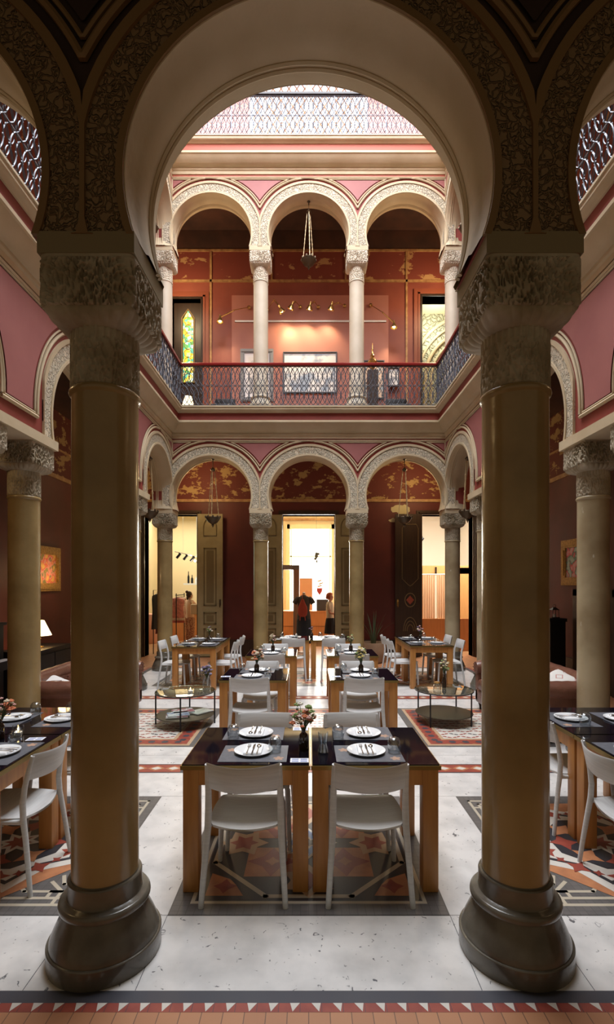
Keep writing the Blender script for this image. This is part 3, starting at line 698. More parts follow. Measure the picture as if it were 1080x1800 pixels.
# ================================================================ BALUSTRADES
def balustrade(L, railmat, H=.90):
    """length L along x, centred, base at z=0"""
    b = MB(); n = max(2, round(L/.187)); w = L/n; h0, h1 = .05, H-.075; hh = (h1-h0)/2; r = .0068
    for i in range(n):
        c = -L/2+w*(i+.5)
        for row in range(2):
            z0 = h0+hh*row
            for o_ in (0, .5):      # two sets of pointed ovals, interlaced
                for s in (-1, 1):
                    P = [(c+o_*w+s*w*.5*math.sin(PI*k/12)**.75, .004*s*(1 if o_ else -1), z0+hh*k/12) for k in range(13)]
                    b.tube(P, r, 4, cap=False)
            for sx in (-1, 1):      # four leaf loops round each node
                for sy in (-1, 1):
                    cx, cz = c+sx*w*.20, z0+hh*.5+sy*hh*.21; a = math.atan2(sy*hh*.26, sx*w*.22)
                    P = [(cx+hh*.155*math.cos(t)*math.cos(a)-w*.105*math.sin(t)*math.sin(a), 0, cz+hh*.155*math.cos(t)*math.sin(a)+w*.105*math.sin(t)*math.cos(a)) for t in [2*PI*k/12 for k in range(12)]]
                    b.tube(P, r*.8, 4, closed=True)
            b.tube([(c+w*.07*math.cos(t), 0, z0+hh*.5+w*.07*math.sin(t)) for t in [2*PI*k/6 for k in range(6)]], r*1.1, 4, closed=True)
            b.tube([(c+w*.5, 0, z0+hh*.02), (c+w*.5, 0, z0+hh*.16)], r*.8, 4, cap=False); b.tube([(c+w*.5+w*.06*math.cos(t), 0, z0+hh*.5+w*.10*math.sin(t)) for t in [2*PI*k/6 for k in range(6)]], r, 4, closed=True)
    x = L/2
    for z, q in ((.035, .012), ((h0+h1)/2, .006), (H-.07, .009)): b.box(-x, -q, z-q*.8, x, q, z+q*.8)
    for i in range(int(L/1.3)+2): k = -x+2*x*i/(int(L/1.3)+1); b.box(k-.009, -.012, 0, k+.009, .012, H-.06)
    b2 = MB(); b2.loft([[(-x-.02, -.038, H-.055), (-x-.02, .038, H-.055), (-x-.02, .042, H-.02), (-x-.02, .022, H), (-x-.02, -.022, H), (-x-.02, -.042, H-.02)], [(x+.02, -.038, H-.055), (x+.02, .038, H-.055), (x+.02, .042, H-.02), (x+.02, .022, H), (x+.02, -.022, H), (x+.02, -.042, H-.02)]])
    return b.mesh('ironwork_panel', IRON, 60), b2.mesh('handrail', railmat, 0)
FZ = 5.43
def put_bal(ms, loc, rz, label, grp=None):
    o = thing('balustrade', label, 'balustrade', loc, rz)
    obj('ironwork_panel', ms[0], None, o); obj('handrail', ms[1], None, o)
LX, LY = 2*2.62, 7.56-.54+.04
bx, by = balustrade(LX, RAILRED), balustrade(LY, RAILRED)
RDK = mat('dark_handrail', (.03, .025, .03), .4)
bx2, by2 = (bx[0], balustrade(LX, RDK)[1]), (by[0], balustrade(LY, RDK)[1])
put_bal(bx, (0, 9.95, FZ-.02), 0, 'wrought-iron balustrade with red handrail across the far end of the first floor')
put_bal(by, (-2.62, 6.42, FZ-.02), PI/2, 'wrought-iron balustrade with red handrail along the left side of the first floor')
put_bal(by, (2.62, 6.42, FZ-.02), PI/2, 'wrought-iron balustrade with red handrail along the right side of the first floor')
put_bal(bx2, (0, 9.95, FZ+5.50-.02), 0, 'wrought-iron balustrade with dark handrail across the far end of the top floor')
put_bal(by2, (-2.62, 6.42, FZ+5.50-.02), PI/2, 'wrought-iron balustrade with dark handrail along the left side of the top floor')
put_bal(by2, (2.62, 6.42, FZ+5.50-.02), PI/2, 'wrought-iron balustrade with dark handrail along the right side of the top floor')

# ================================================================ TOP FLOOR WINDOW
w = struct('window_1', MB().box(-1.5, YW+.12, 11.35, 1.5, YW+.16, 14.6), mat('sky_window', (.70, .84, 1.0), .5, emis=.55), smooth=0)
b = MB()
for x in (-1.5, -1.12, -.05, .05, 1.12, 1.42): b.box(x-.03, YW+.02, 11.35, x+.04, YW+.12, 14.6)
for z in (11.35, 12.6, 14.5): b.box(-1.5, YW+.02, z, 1.5, YW+.12, z+.08)
struct('window_1', b, ROOMWHITE, smooth=0)
b = MB()
for i in range(-8, 18):
    for s in (-1, 1):
        x0 = -1.4+.2*i
        P = [(x0+s*.2*k, YW+.08, 12.7+.3*k) for k in range(7)]
        P = [p for p in P if -1.42 < p[0] < 1.42]
        if len(P) > 1: b.tube(P, .012, 4, cap=False)
struct('window_1', b, GILT)
b = MB(); b.box(-4.9, YW-.3, 10.9, -1.55, YW, 11.35); b.box(1.55, YW-.3, 10.9, 4.9, YW, 11.35); struct('trim_11', b, ROOMCREAM, smooth=0)

# ================================================================ HANGING LAMPS
def hanging_lamp(H=1.27):
    o = thing('hanging_lamp', 'x', 'lamp')   # origin at the hook (top), hangs down H to the bowl rim
    b = MB(); b.lathe([(.004, 0), (.03, -.005), (.035, -.03), (.012, -.05), (.01, -.10)], 12); b.tube([(0,0,-.10), (0,0,-.22)], .006, 6); b.lathe([(.008, -.20), (.04, -.235), (.055, -.25), (.035, -.28), (.008, -.29)], 12); obj('canopy', b, BRONZE, o)
    for k in range(3):
        t = 2*PI*k/3+.5; c = MB(); P = []
        n = 22
        for i in range(n+1):
            f = i/n; P.append(((.035+.095*f)*math.cos(t), (.035+.095*f)*math.sin(t), -.25-(H-.25)*f))
        c.tube(P, [.006 if i % 2 else .011 for i in range(n+1)], 5)
        for i in (7, 14): c.ball(P[i], .016, 8, 5)
        obj('chain', c, CHAIN, o)
    b = MB(); b.lathe([(.150, -H+.01), (.158, -H), (.150, -H-.02), (.135, -H-.05), (.10, -H-.10), (.05, -H-.13), (.025, -H-.145), (.03, -H-.16), (.012, -H-.19), (.002, -H-.22)], 28)
    for k in range(9): t = 2*PI*k/9; b.ball((.152*math.cos(t), .152*math.sin(t), -H+.01), .022, 6, 4, sc=(1,1,1.4))
    obj('bowl', b, BRONZE, o)
    return o
hp = Proto(hanging_lamp())
hp.put((-2.04, YF, 4.50), 0, 'bronze bowl lamp on three chains in the far left ground-floor arch')
hp.put((2.04, YF, 4.50), .4, 'bronze bowl lamp on three chains in the far right ground-floor arch')
hp.put((-3.06, 9.42, 4.48), .8, 'bronze bowl lamp hanging in the left side arch by the far corner column')
hp.put((3.06, 9.42, 4.48), 1.2, 'bronze bowl lamp hanging in the right side arch by the far corner column')
hp.put((0, YF, 4.50+UP), .2, 'bronze bowl lamp on long chains in the middle upper arch')
hp.put((-3.06, 9.42, 4.48+UP), .9, 'bronze lamp in the upper left side arch, partly behind the front arch')
hp.put((3.06, 9.42, 4.48+UP), 1.4, 'bronze lamp in the upper right side arch, partly behind the front arch')

# ================================================================ TABLES, CHAIRS, SETTINGS
def make_table(w=.76, d=.76, h=.75):
    o = thing('dining_table', 'x', 'table')
    b = MB(); b.box(-w/2, -d/2, h-.03, w/2, d/2, h-.006); obj('brass_edge', b, BRASS, o, smooth=0)
    b = MB(); b.box(-w/2+.008, -d/2+.008, h-.008, w/2-.008, d/2-.008, h); obj('glass_top', b, BGLASS, o, smooth=0)
    b = MB()
    for q in ((-w/2+.03, -d/2+.02, w/2-.03, -d/2+.045), (-w/2+.03, d/2-.045, w/2-.03, d/2-.02), (-w/2+.02, -d/2+.03, -w/2+.045, d/2-.03), (w/2-.045, -d/2+.03, w/2-.02, d/2-.03)): b.box(q[0], q[1], h-.125, q[2], q[3], h-.03)
    obj('apron', b, OAK, o, smooth=0)
    for sx in (-1, 1):
        for sy in (-1, 1):
            x, y = sx*(w/2-.058), sy*(d/2-.058); b = MB(); b.rbox(x-.046, y-.046, 0, x+.046, y+.046, h-.03, .006, 2); obj('leg', b, OAK, o, smooth=30)
    return o
tp = Proto(make_table())
def make_chair():
    o = thing('dining_chair', 'x', 'chair')    # sitter looks +y, back at -y
    b = MB(); n = 17
    def edge(t): return 0
    rings = []
    M_ = 14
    for j in range(M_+1):
        v = j/M_; y = -.20+.41*v; hw = .185+.030*math.sin(PI*min(1, v*.9+.1)); hw *= 1 if .06 < v < .94 else .93
        top = []; bot = []
        for k in range(n):
            u = -1+2*k/(n-1); z = .445-.022*(1-u*u)*(.5+.5*math.sin(PI*v))+(.016*(v > .9)*(v-.9)*-8) - .010*(1-v)
            yy = y-(.035*(1-u*u) if v < .5 else -.02*(1-u*u))*abs(1-2*v)
            top.append((u*hw, yy, z)); bot.append((u*hw*.985, yy, z-.014))
        rings.append(top+bot[::-1])
    b.loft(rings); obj('seat', b, SEATM, o, smooth=50)
    for s in (-1, 1):
        b = MB(); P = [(s*.236, -.262, 0), (s*.226, -.245, .15), (s*.214, -.222, .32), (s*.208, -.205, .43), (s*.206, -.200, .52), (s*.204, -.212, .62), (s*.203, -.236, .72), (s*.202, -.258, .800)]
        b.tube(P, [.0155, .017, .0185, .020, .020, .018, .016, .0135], 10, flat=.85)
        obj('rear_leg', b, CHAIR, o, smooth=50)
        b = MB(); b.tube([(s*.212, .205, 0), (s*.204, .195, .2), (s*.196, .18, .40), (s*.18, .165, .435)], [.014, .0165, .0185, .015], 10); obj('front_leg', b, CHAIR, o, smooth=50)
        b = MB(); b.tube([(s*.208, -.205, .415), (s*.200, 0, .412), (s*.194, .18, .415)], [.016, .013, .015], 8); obj('side_rail', b, CHAIR, o, smooth=50)
    b = MB(); rings = []
    for k in range(19):
        u = -1+2*k/18; bow = -.064*(1-u*u)
        z0 = .655-.012*(1-u*u); z1 = .812-.012*(1-u*u)
        r = []
        for z, dy in ((z0, 0), (z0+.01, .006), ((z0+z1)/2, .006), (z1-.01, .006), (z1, 0), (z1-.01, -.006), ((z0+z1)/2, -.006), (z0+.01, -.006)):
            f = (z-.655)/.15; r.append((u*.205, -.222-.038*f+bow+dy, z))
        rings.append(r)
    b.loft(rings, mi=0); obj('backrest', b, CHAIR, o, smooth=50)
    return o
cp = Proto(make_chair())

# tableware prototypes
def mesh_plate():
    b = MB(); b.lathe([(.045, 0), (.075, .001), (.105, .008), (.120, .016), (.1205, .019), (.116, .0185), (.100, .012), (.078, .007), (.0, .0065)][:-1], 40); return b.mesh('plate', CHINA, 60)
def mesh_mat():
    b = MB(); b.box(-.205, -.148, 0, .205, .148, .002); return b.mesh('placemat', [SLATE], 0)
LEAFM = mat('leaf_print', (.42, .26, .18), .7)
def mesh_leaf():
    b = MB()
    for cx, cy, s, a in ((0, 0, .034, .4),):
        P = []
        for k in range(20):
            t = 2*PI*k/20; r = s*(.55+.45*abs(math.cos(t*2.5))); P.append((cx+r*math.cos(t+a), cy+r*math.sin(t+a), .0023))
        b.add(P, [tuple(range(20))])
    return b.mesh('leaf_print', LEAFM, 0)
def mesh_napkin():
    b = MB(); rings = []
    for z, i in ((0, 0), (.004, .001), (.008, 0), (.012, .002)):
        rings.append([(-.055+i, -.075+i, z), (.055-i, -.072+i, z), (.058-i, .085-i, z+.001), (.02, .092-i, z+.003), (-.052+i, .088-i, z)])
    b.loft(rings); return b.mesh('napkin', NAP, 20)
def mesh_fork():
    b = MB(); b.tube([(0, -.085, 0), (0, -.05, .002), (0, 0, .003), (0, .04, .002)], [.0045, .0035, .002, .0035], 6, flat=.5)
    b.tube([(-.009, .052, .002), (0, .042, .001), (.009, .052, .002)], .0022, 5)
    for k in (-1, -.33, .33, 1): b.tube([(k*.009, .05, .002), (k*.009, .07, .0), (k*.008, .088, .004)], .0014, 4)
    return b.mesh('fork', STEEL, 60)
def mesh_knife():
    b = MB(); b.tube([(0, -.09, 0), (0, -.04, .002), (0, 0, .002)], [.0055, .005, .003], 6, flat=.5)
    b.loft([[(-.004, 0, .003), (.004, 0, .003), (.004, 0, .001), (-.004, 0, .001)], [(-.007, .03, .003), (.006, .03, .003), (.006, .03, .001), (-.007, .03, .001)], [(-.006, .08, .003), (.006, .08, .003), (.006, .08, .001), (-.006, .08, .001)], [(.003, .10, .002), (.005, .10, .002), (.005, .10, .001), (.003, .10, .001)]])
    return b.mesh('knife', STEEL, 40)
def mesh_spoon():
    b = MB(); b.tube([(0, -.085, 0), (0, -.05, .002), (0, 0, .003), (0, .045, .002)], [.0045, .0035, .002, .003], 6, flat=.5)
    b.ball((0, .067, .003), .024, 12, 6, sc=(.62, 1, .22)); return b.mesh('spoon', STEEL, 60)
def mesh_tumbler():   # turned upside down: dome up
    o_ = [(.036, 0), (.040, .02), (.0415, .045), (.039, .070), (.030, .087), (.016, .094), (.002, .095)]
    i_ = [(.002, .088), (.015, .087), (.028, .081), (.0365, .067), (.039, .045), (.0375, .02), (.034, 0)]
    b = MB(); b.lathe(o_+i_, 28, cap=False); b.loft([[(r*math.cos(2*PI*k/28), r*math.sin(2*PI*k/28), 0) for k in range(28)] for r in (.034, .036)], cap=False); return b.mesh('tumbler', GLASS, 60)
def mesh_card():
    b = MB(); b.box(-.055, -.035, 0, .055, .035, .0015); return b.mesh('menu_card', PAPER, 0)
def mesh_ink():
    b = MB()
    for i in (-1, 1):
        for j in (-1, 1):
            b.box(i*.026-.020, j*.016-.011, .0015, i*.026+.020, j*.016+.010, .0018)
    return b.mesh('printed_blocks', INK, 0)
MP, MM, ML, MN, MF, MK, MS_, MT, MC, MI = mesh_plate(), mesh_mat(), mesh_leaf(), mesh_napkin(), mesh_fork(), mesh_knife(), mesh_spoon(), mesh_tumbler(), mesh_card(), mesh_ink()
def one(name, me, loc, rz, label, cat, group=None, parent_mesh=None):
    o = bpy.data.objects.new(name, me); COL.objects.link(o); o.location = loc; o.rotation_euler = (0, 0, rz)
    tag(o, label, cat, group)
    for nm, m2, *at in (parent_mesh or []):
        c = bpy.data.objects.new(nm, m2); COL.objects.link(c); c.parent = o
        if at: c.location = at[0]
    return o
H = .75
def setting(x, y, rz, where, glass=(.17, .02), prt=True):
    """one place laid at (x,y), sitter looking +y in local axes"""
    c, s = math.cos(rz), math.sin(rz); R = lambda u, v: (x+c*u-s*v, y+s*u+c*v)
    one('placemat', MM, (x, y, H), rz, 'slate-grey placemat %s' % where, 'placemat', 'slate placemats', [('leaf_print', ML, (-.15, .06, 0)), ('leaf_print', ML, (.155, -.09, 0))] if prt else None)
    px, py = R(-.01, .02)
    one('dinner_plate', MP, (px, py, H+.002), rz, 'white dinner plate %s' % where, 'plate', 'white dinner plates')
    one('napkin', MN, (px, py, H+.0105), rz, 'folded white napkin %s' % where, 'napkin', 'folded napkins')
    for nm, me, u in (('fork', MF, -.030), ('knife', MK, .002), ('spoon', MS_, .032)):
        fx, fy = px+c*u-s*(-.02), py+s*u+c*(-.02)
        one(nm, me, (fx, fy, H+.0265), rz, 'steel %s %s' % (nm, where), nm, 'cutlery on the plates')
    if glass:
        gx, gy = R(*glass); one('tumbler', MT, (gx, gy, H+.0025), rz, 'upturned clear tumbler %s' % where, 'glass', 'upturned tumblers')
def card(x, y, rz, where): one('menu_card', MC, (x, y, H), rz, 'small white printed card %s' % where, 'card', 'menu cards', [('printed_blocks', MI)])

# flower vases
VGLASS = mat('amber_bottle', (.035, .018, .010), .08, coat=.5)
STEMM = mat('stem_green', (.09, .12, .05), .7)
PET = {k: mat('petals_'+k, c, .7) for k, c in dict(orange=(.62, .20, .09), white=(.74, .70, .62), pink=(.62, .36, .33), yellow=(.62, .50, .16), green=(.22, .30, .10), purple=(.17, .12, .20), straw=(.50, .40, .22), lilac=(.26, .24, .36), cream=(.70, .60, .44)).items()}
def vase(x, y, z, label, cols, H_=.13, spread=.075, n=26, kind='bottle', top=.19, seed=1, rb=.030):
    rnd = random.Random(seed); o = thing('flower_vase', label, 'flower vase', (x, y, z))
    b = MB()
    if kind == 'bottle': b.lathe([(rb*.9, 0), (rb, .006), (rb, H_*.62), (rb*.85, H_*.74), (rb*.45, H_*.84), (rb*.42, H_*.95), (rb*.5, H_), (rb*.4, H_)], 20)
    elif kind == 'tall': b.lathe([(rb*.9, 0), (rb, .006), (rb, H_*.5), (rb*.7, H_*.64), (rb*.42, H_*.74), (rb*.40, H_*.96), (rb*.5, H_), (rb*.36, H_)], 18)
    else: b.lathe([(rb*.9, 0), (rb, .01), (rb*1.05, H_*.6), (rb*.8, H_*.85), (rb*.85, H_), (rb*.75, H_), (rb*.7, H_*.85), (rb*.95, H_*.6), (rb*.9, .02)], 20, cap=False)
    obj('bottle', b, VGLASS if kind != 'glass' else GLASS, o)
    st = MB(); heads = []
    for i in range(n):
        a = rnd.uniform(0, 2*PI); r = spread*math.sqrt(rnd.random()); zz = H_+top*(.35+.65*rnd.random())*(1-.45*(r/spread)**2)
        p = (r*math.cos(a), r*math.sin(a), zz); st.tube([(0, 0, H_*.7), (p[0]*.3, p[1]*.3, H_+.02), p], .0016, 4); heads.append(p)
        if i % 2:
            for s in (-1, 1):
                q = Vector(p)*.86+Vector((0, 0, .005)); d = Vector((math.cos(a+s), math.sin(a+s), .5))*.028
                st.add([q, q+d*.5+Vector((0, 0, .006)), q+d, q+d*.5-Vector((0, 0, .006))], [(0, 1, 2, 3)])
    obj('stems', st, STEMM, o)
    for ci, cn in enumerate(cols):
        b = MB()
        for p in heads[ci::len(cols)]:
            s = rnd.uniform(.009, .019)
            for k in range(6):
                t = 2*PI*k/6+rnd.random(); b.ball((p[0]+s*.7*math.cos(t), p[1]+s*.7*math.sin(t), p[2]+s*.25*rnd.random()), s*.62, 6, 4, sc=(1, 1, .7))
            b.ball((p[0], p[1], p[2]+s*.3), s*.7, 6, 4)
        obj('blossoms', b, PET[cn], o)
    return o
def candle(x, y, z, label):
    o = thing('candle_glass', label, 'candle', (x, y, z)); b = MB()
    b.lathe([(.030, 0), (.034, .01), (.036, .075), (.033, .075), (.031, .012)], 20, cap=False); obj('glass', b, GLASS, o)
    b = MB(); b.lathe([(.026, .008), (.027, .028), (.002, .030)], 16); obj('candle', b, NAP, o)
    b = MB(); b.lathe([(.001, .032), (.006, .040), (.005, .050), (.001, .062)], 8); obj('flame', b, FLAME, o)
    return o

# rows of tables: (x, y centre, phrase)
T = []
def table(x, y, phrase): tp.put((x, y, 0), 0, phrase)
HP = PI/2
# front pair
table(-.37, 3.23, 'black-glass and oak table, left one of the nearest centre pair'); table(.393, 3.23, 'black-glass and oak table, right one of the nearest centre pair')
setting(-.337, 3.045, 0, 'at the near side of the front left table', (.125, .03)); setting(.37, 3.045, 0, 'at the near side of the front right table', (.165, .02))
setting(-.38, 3.455, PI, 'at the far side of the front left table', (.135, .11)); setting(.375, 3.455, PI, 'at the far side of the front right table', (.175, .12))
card(-.055, 2.925, 0, 'by the near edge of the front left table'); card(-.06, 3.56, 0, 'by the far edge of the front left table')
vase(-.033, 3.13, H, 'dark bottle with white and orange posy on the front pair of tables', ['white', 'orange', 'green', 'pink', 'cream'], seed=4, n=38, top=.17, spread=.08)
g = MB(); g.lathe([(.030, 0), (.034, .008), (.026, .05), (.024, .065), (.030, .10), (.033, .13), (.031, .13), (.022, .066), (.031, .012)], 24, cap=False)
cg = thing('water_glass', 'waisted clear water glass beside the posy on the front right table', 'glass', (.09, 3.06, H)); obj('glass', g, GLASS, cg)
g = MB(); g.lathe([(.030, .010), (.0235, .05), (.0225, .066), (.026, .085)], 20); obj('water', g, glassmat('water', (.80, .90, .96), alpha=.12), cg)
# chairs round the front pair
cp.put((-.365, 2.985, 0), 0, 'white chair with its back to us, left one at the nearest centre tables')
cp.put((.345, 2.985, 0), 0, 'white chair with its back to us, right one at the nearest centre tables')
cp.put((-.34, 3.52, 0), PI, 'white chair on the far side of the front left table, only its top edge showing')
cp.put((.33, 3.52, 0), PI, 'white chair on the far side of the front right table, only its top edge showing')
# second row
for x, w in ((-.62, 'left'), (.615, 'right')):
    table(x, 5.77, 'oak table with black glass top, %s one in the second centre row' % w)
    setting(x-.02, 5.58, 0, 'at the near side of the second-row %s table' % w, (.17, .04)); setting(x, 5.98, PI, 'at the far side of the second-row %s table' % w, (.19, .02))
    cp.put((x-.018, 5.50, 0), 0, 'white chair facing away at the near side of the second-row %s table' % w)
    cp.put((x+.02, 6.10, 0), PI, 'white chair beyond the second-row %s table' % w)
card(-.95, 5.60, .1, 'on the corner of the second-row left table'); card(.31, 5.60, .1, 'on the corner of the second-row right table')
vase(-.62, 5.83, H, 'dark bottle with peach and cream posy on the second-row left table', ['orange', 'cream', 'pink', 'straw'], seed=5, n=34)
vase(.62, 5.80, H, 'dark bottle with yellow-green posy on the second-row right table', ['yellow', 'green', 'cream', 'yellow'], seed=6, n=30, spread=.065)
# third row
for x, w in ((-.56, 'left'), (.66, 'right')):
    table(x, 7.62, 'oak table with black glass top, %s one in the third centre row' % w)
    setting(x, 7.42, 0, 'at the near side of the third-row %s table' % w, (.18, .03)); setting(x, 7.83, PI, 'at the far side of the third-row %s table' % w, (.18, .03))
    cp.put((x, 7.30, 0), 0, 'white chair facing away at the near side of the third-row %s table' % w)
    cp.put((x, 7.98, 0), PI, 'white chair beyond the third-row %s table' % w)
vase(-.56, 7.66, H, 'dark bottle with small faded posy on the third-row left table', ['cream', 'straw', 'pink'], seed=7, n=18, spread=.05, top=.17)
vase(.66, 7.66, H, 'dark bottle with small straw-coloured posy on the third-row right table', ['straw', 'green', 'cream'], seed=8, n=16, spread=.05, top=.15)
# far centre pair
for x, w in ((-.36, 'left'), (.415, 'right')):
    table(x, 9.68, 'oak table before the central doorway, %s one of the farthest pair' % w)
    setting(x+.07*(-1 if x < 0 else 1), 9.48, 0, 'at the near side of the farthest %s table' % w, (.18, .03), False); setting(x, 9.88, PI, 'at the far side of the farthest %s table' % w, (.18, .03), False)
cp.put((-.285, 9.36, 0), 0, 'white chair facing the central doorway, left one at the farthest tables')
cp.put((.465, 9.36, 0), 0, 'white chair facing the central doorway, right one at the farthest tables')
vase(.06, 9.62, H, 'dark bottle with purple sprig on the farthest centre tables', ['purple', 'pink'], seed=9, n=10, spread=.04, top=.13)
# tables set along the left and right, two deep each
for s, w, cx, y0 in ((-1, 'left', -1.95, 8.66), (1, 'right', 2.13, 8.82)):
    for k, q_ in ((0, 'nearer'), (1, 'farther')):
        y = y0+.77*k; table(cx, y, 'oak table near the far %s corner column, %s of the two' % (w, q_))
        for e, q2 in ((-1, 'left'), (1, 'right')):
            setting(cx+e*.20, y, HP if e > 0 else -HP, 'on the %s side of the %s far-%s table' % (q2, q_, w), (.19, .03), False)
            cp.put((cx+e*(.40 if not (s > 0 and e > 0) else .36), y+.02, 0), HP if e > 0 else -HP, 'white chair on the %s side of the %s far-%s table' % (q2, q_, w))
vase(-1.83, 9.0, H, 'dark bottle with grey-green posy on the far-left tables', ['green', 'purple', 'cream'], seed=10, n=16, spread=.05, top=.17)
vase(2.10, 9.22, H, 'dark bottle with purple and cream posy on the far-right tables', ['purple', 'cream', 'pink'], seed=11, n=18, spread=.055, top=.17)
# near side tables
for s, w, cx in ((-1, 'left', -2.115), (1, 'right', 2.24)):
    for k, q_ in ((0, 'nearer'), (1, 'farther')):
        y = 3.05+.765*k; table(cx, y, 'black-glass oak table at the %s edge of the photo, %s of the two' % (w, q_))
        for e in ((1, -1) if s < 0 else (-1, 1)):
            gl = (.17, .03) if e*s < 0 else (-.17, .10)
            setting(cx+e*.21, y, HP if e > 0 else -HP, 'on the %s side of the %s table at the %s edge' % ('right' if e > 0 else 'left', q_, w), gl)
cp.put((-1.87, 3.06, 0), HP, 'white chair at the left edge of the photo, nearer of the two')
cp.put((-1.87, 3.80, 0), HP, 'white chair behind the left front column, at the farther side table')
cp.put((2.02, 2.94, 0), -HP, 'white chair at the right edge of the photo, nearer of the two')
cp.put((2.02, 3.74, 0), -HP, 'white chair peeking out right of the front right column')
card(-1.86, 3.33, .1, 'by the brass joint of the side tables at the left edge')
vase(-2.11, 3.34, H, 'dark bottle with orange and peach posy at the left edge', ['orange', 'pink', 'orange', 'cream'], seed=12, n=34, spread=.085, top=.17)
candle(-2.02, 3.40, H, 'lit tealight in a glass on the left edge table')

# ================================================================ COFFEE TABLES
def coffee(x, y, rot, label):
    o = thing('coffee_table', label, 'table', (x, y, 0), rot); R = .375
    b = MB(); b.lathe([(R-.012, .424), (R, .426), (R, .432), (R-.012, .434)], 56); obj('glass_top', b, TOPGLASS, o)
    b = MB(); b.tube([(R*math.cos(2*PI*k/56), R*math.sin(2*PI*k/56), .42) for k in range(56)], .006, 6, closed=True); obj('rim', b, BLACK, o)
    b = MB(); b.lathe([(R-.02, .115), (R-.006, .118), (R-.006, .128), (R-.02, .13)], 56); obj('lower_shelf', b, mat('shelf_steel', (.10, .085, .06), .35, .6), o)
    for k in range(4):
        t = PI/2*k; b = MB(); b.tube([(R*math.cos(t), R*math.sin(t), 0), (R*math.cos(t), R*math.sin(t), .425)], .010, 8); obj('leg', b, BLACK, o)
    return o
coffee(1.78, 6.44, -.72, 'round glass-topped coffee table on the right mat, with an empty lower shelf')
coffee(-1.60, 6.34, -1.48, 'round glass-topped coffee table on the left mat, magazines on its shelf')
vase(1.80, 6.50, .434, 'tall black bottle with dried straw flowers on the right coffee table', ['straw', 'cream', 'green'], H_=.20, kind='tall', top=.20, spread=.065, n=26, seed=14, rb=.028)
vase(-1.36, 6.52, .434, 'glass jar of dried lilac flowers on the left coffee table', ['lilac', 'lilac', 'purple', 'straw'], H_=.14, kind='glass', top=.17, spread=.075, n=44, seed=15, rb=.055)
candle(-1.50, 6.20, .434, 'lit tealight on the left coffee table')
b = MB(); b.lathe([(.045, 0), (.052, .01), (.052, .065), (.040, .08), (.042, .095), (.038, .095), (.036, .08), (.048, .06), (.046, .012)], 24, cap=False)
j = thing('storage_jar', 'small clear glass jar on the right coffee table', 'jar', (1.66, 6.32, .434)); obj('glass', b, GLASS, j)
b = MB(); b.lathe([(.040, .095), (.042, .10), (.040, .112), (.01, .116)], 20); obj('lid', b, GOLD, j)
MAGC = [mat('magazine_'+str(i), c, .35, var=v, vscale=14, thr=(.5, .53)) for i, (c, v) in enumerate((((.75, .76, .84), (.42, .12, .18)), ((.70, .74, .82), (.16, .26, .50)), ((.80, .82, .84), (.30, .36, .45)), ((.66, .70, .66), (.85, .85, .82))))]
for i, (mx, my, a, z) in enumerate(((-1.67, 6.20, .25, .131), (-1.66, 6.22, .35, .147), (-1.66, 6.40, .15, .131), (-1.42, 6.42, .9, .131), (-1.64, 6.38, .45, .147))):
    o = thing('magazine', ['white magazine with red ring print, bottom of the near pile under the coffee table', 'white magazine with red and blue print, top of the near pile', 'pale blue magazine at the back under the coffee table', 'pale magazine lying askew at the right of the lower shelf', 'white magazine lying on the pale blue one at the back'][i], 'magazine', (mx, my, z), a, 'magazines under the left coffee table')
    b = MB(); b.rbox(-.135, -.10, 0, .135, .10, .014, .003, 1); obj('pages', b, PAPER, o)
    b = MB(); b.box(-.133, -.098, .0135, .133, .098, .0155); obj('cover', b, MAGC[i % 4], o, smooth=0)

# ================================================================ SOFAS
def sofa(s, label):
    """chesterfield along y, seat facing the court; s=-1 left side (faces +x)"""
    o = thing('sofa', label, 'sofa', (s*2.86, 6.35, 0)); d = -s; L = .86; D = .44   # half length, half depth; +d is the front
    def X(u): return u*d
    def bx(b, u0, y0, z0, u1, y1, z1, r=.03): a, c = sorted((X(u0), X(u1))); b.rbox(a, y0, z0, c, y1, z1, r, 4)
    b = MB(); bx(b, -D+.04, -L+.04, .10, D-.02, L-.04, .30); obj('frame', b, LEATHER, o, smooth=50)
    for k in range(2):
        b = MB(); bx(b, -D+.20, -L+.16+(.70)*k, .30, D+.0, -L+.16+.70*(k+1)-.01, .445, .05); obj('seat_cushion', b, LEATHER, o, smooth=60)
    def roll(p0, p1, r=.10):
        b = MB(); n = 14; A, B_ = Vector(p0), Vector(p1); P = [A+(B_-A)*k/n for k in range(n+1)]; Rr = [r*(.80 if k in (0, n) else (1 if k % 2 else .955)) for k in range(n+1)]
        b.tube(P, Rr, 16); return b
    for sy in (-1, 1):
        b = roll((X(-D+.05), sy*(L-.09), .60), (X(D-.01), sy*(L-.09), .60), .105); y0, y1 = sorted((sy*(L-.04), sy*(L-.15))); bx(b, -D+.02, y0, .12, D-.02, y1, .58, .02)
        t = b
        for k in range(9): t.ball((X(D+.003), sy*(L-.09)+.07*math.cos(2*PI*k/9), .60+.07*math.sin(2*PI*k/9)), .007, 6, 4)
        obj('arm', b, LEATHER, o, smooth=60)
    b = roll((X(-D+.07), -L+.02, .66), (X(-D+.07), L-.02, .66), .105); bx(b, -D, -L+.05, .12, -D+.17, L-.05, .66, .03)
    n1, n2 = 9, 3
    t = b
    for i in range(n1):
        for j2 in range(n2): t.ball((X(-D+.178), -L+.2+.165*i+(.08 if j2 % 2 else 0), .48+.07*j2), .010, 6, 4)
    obj('back', b, LEATHER, o, smooth=60)
    for u in (-D+.08, D-.08):
        for sy in (-1, 1):
            b = MB(); b.lathe([(.030, .10), (.034, .08), (.022, .05), (.018, .02), (.014, 0)], 14, c=(X(u), sy*(L-.10), 0)); obj('foot', b, DKWOOD, o)
    return o
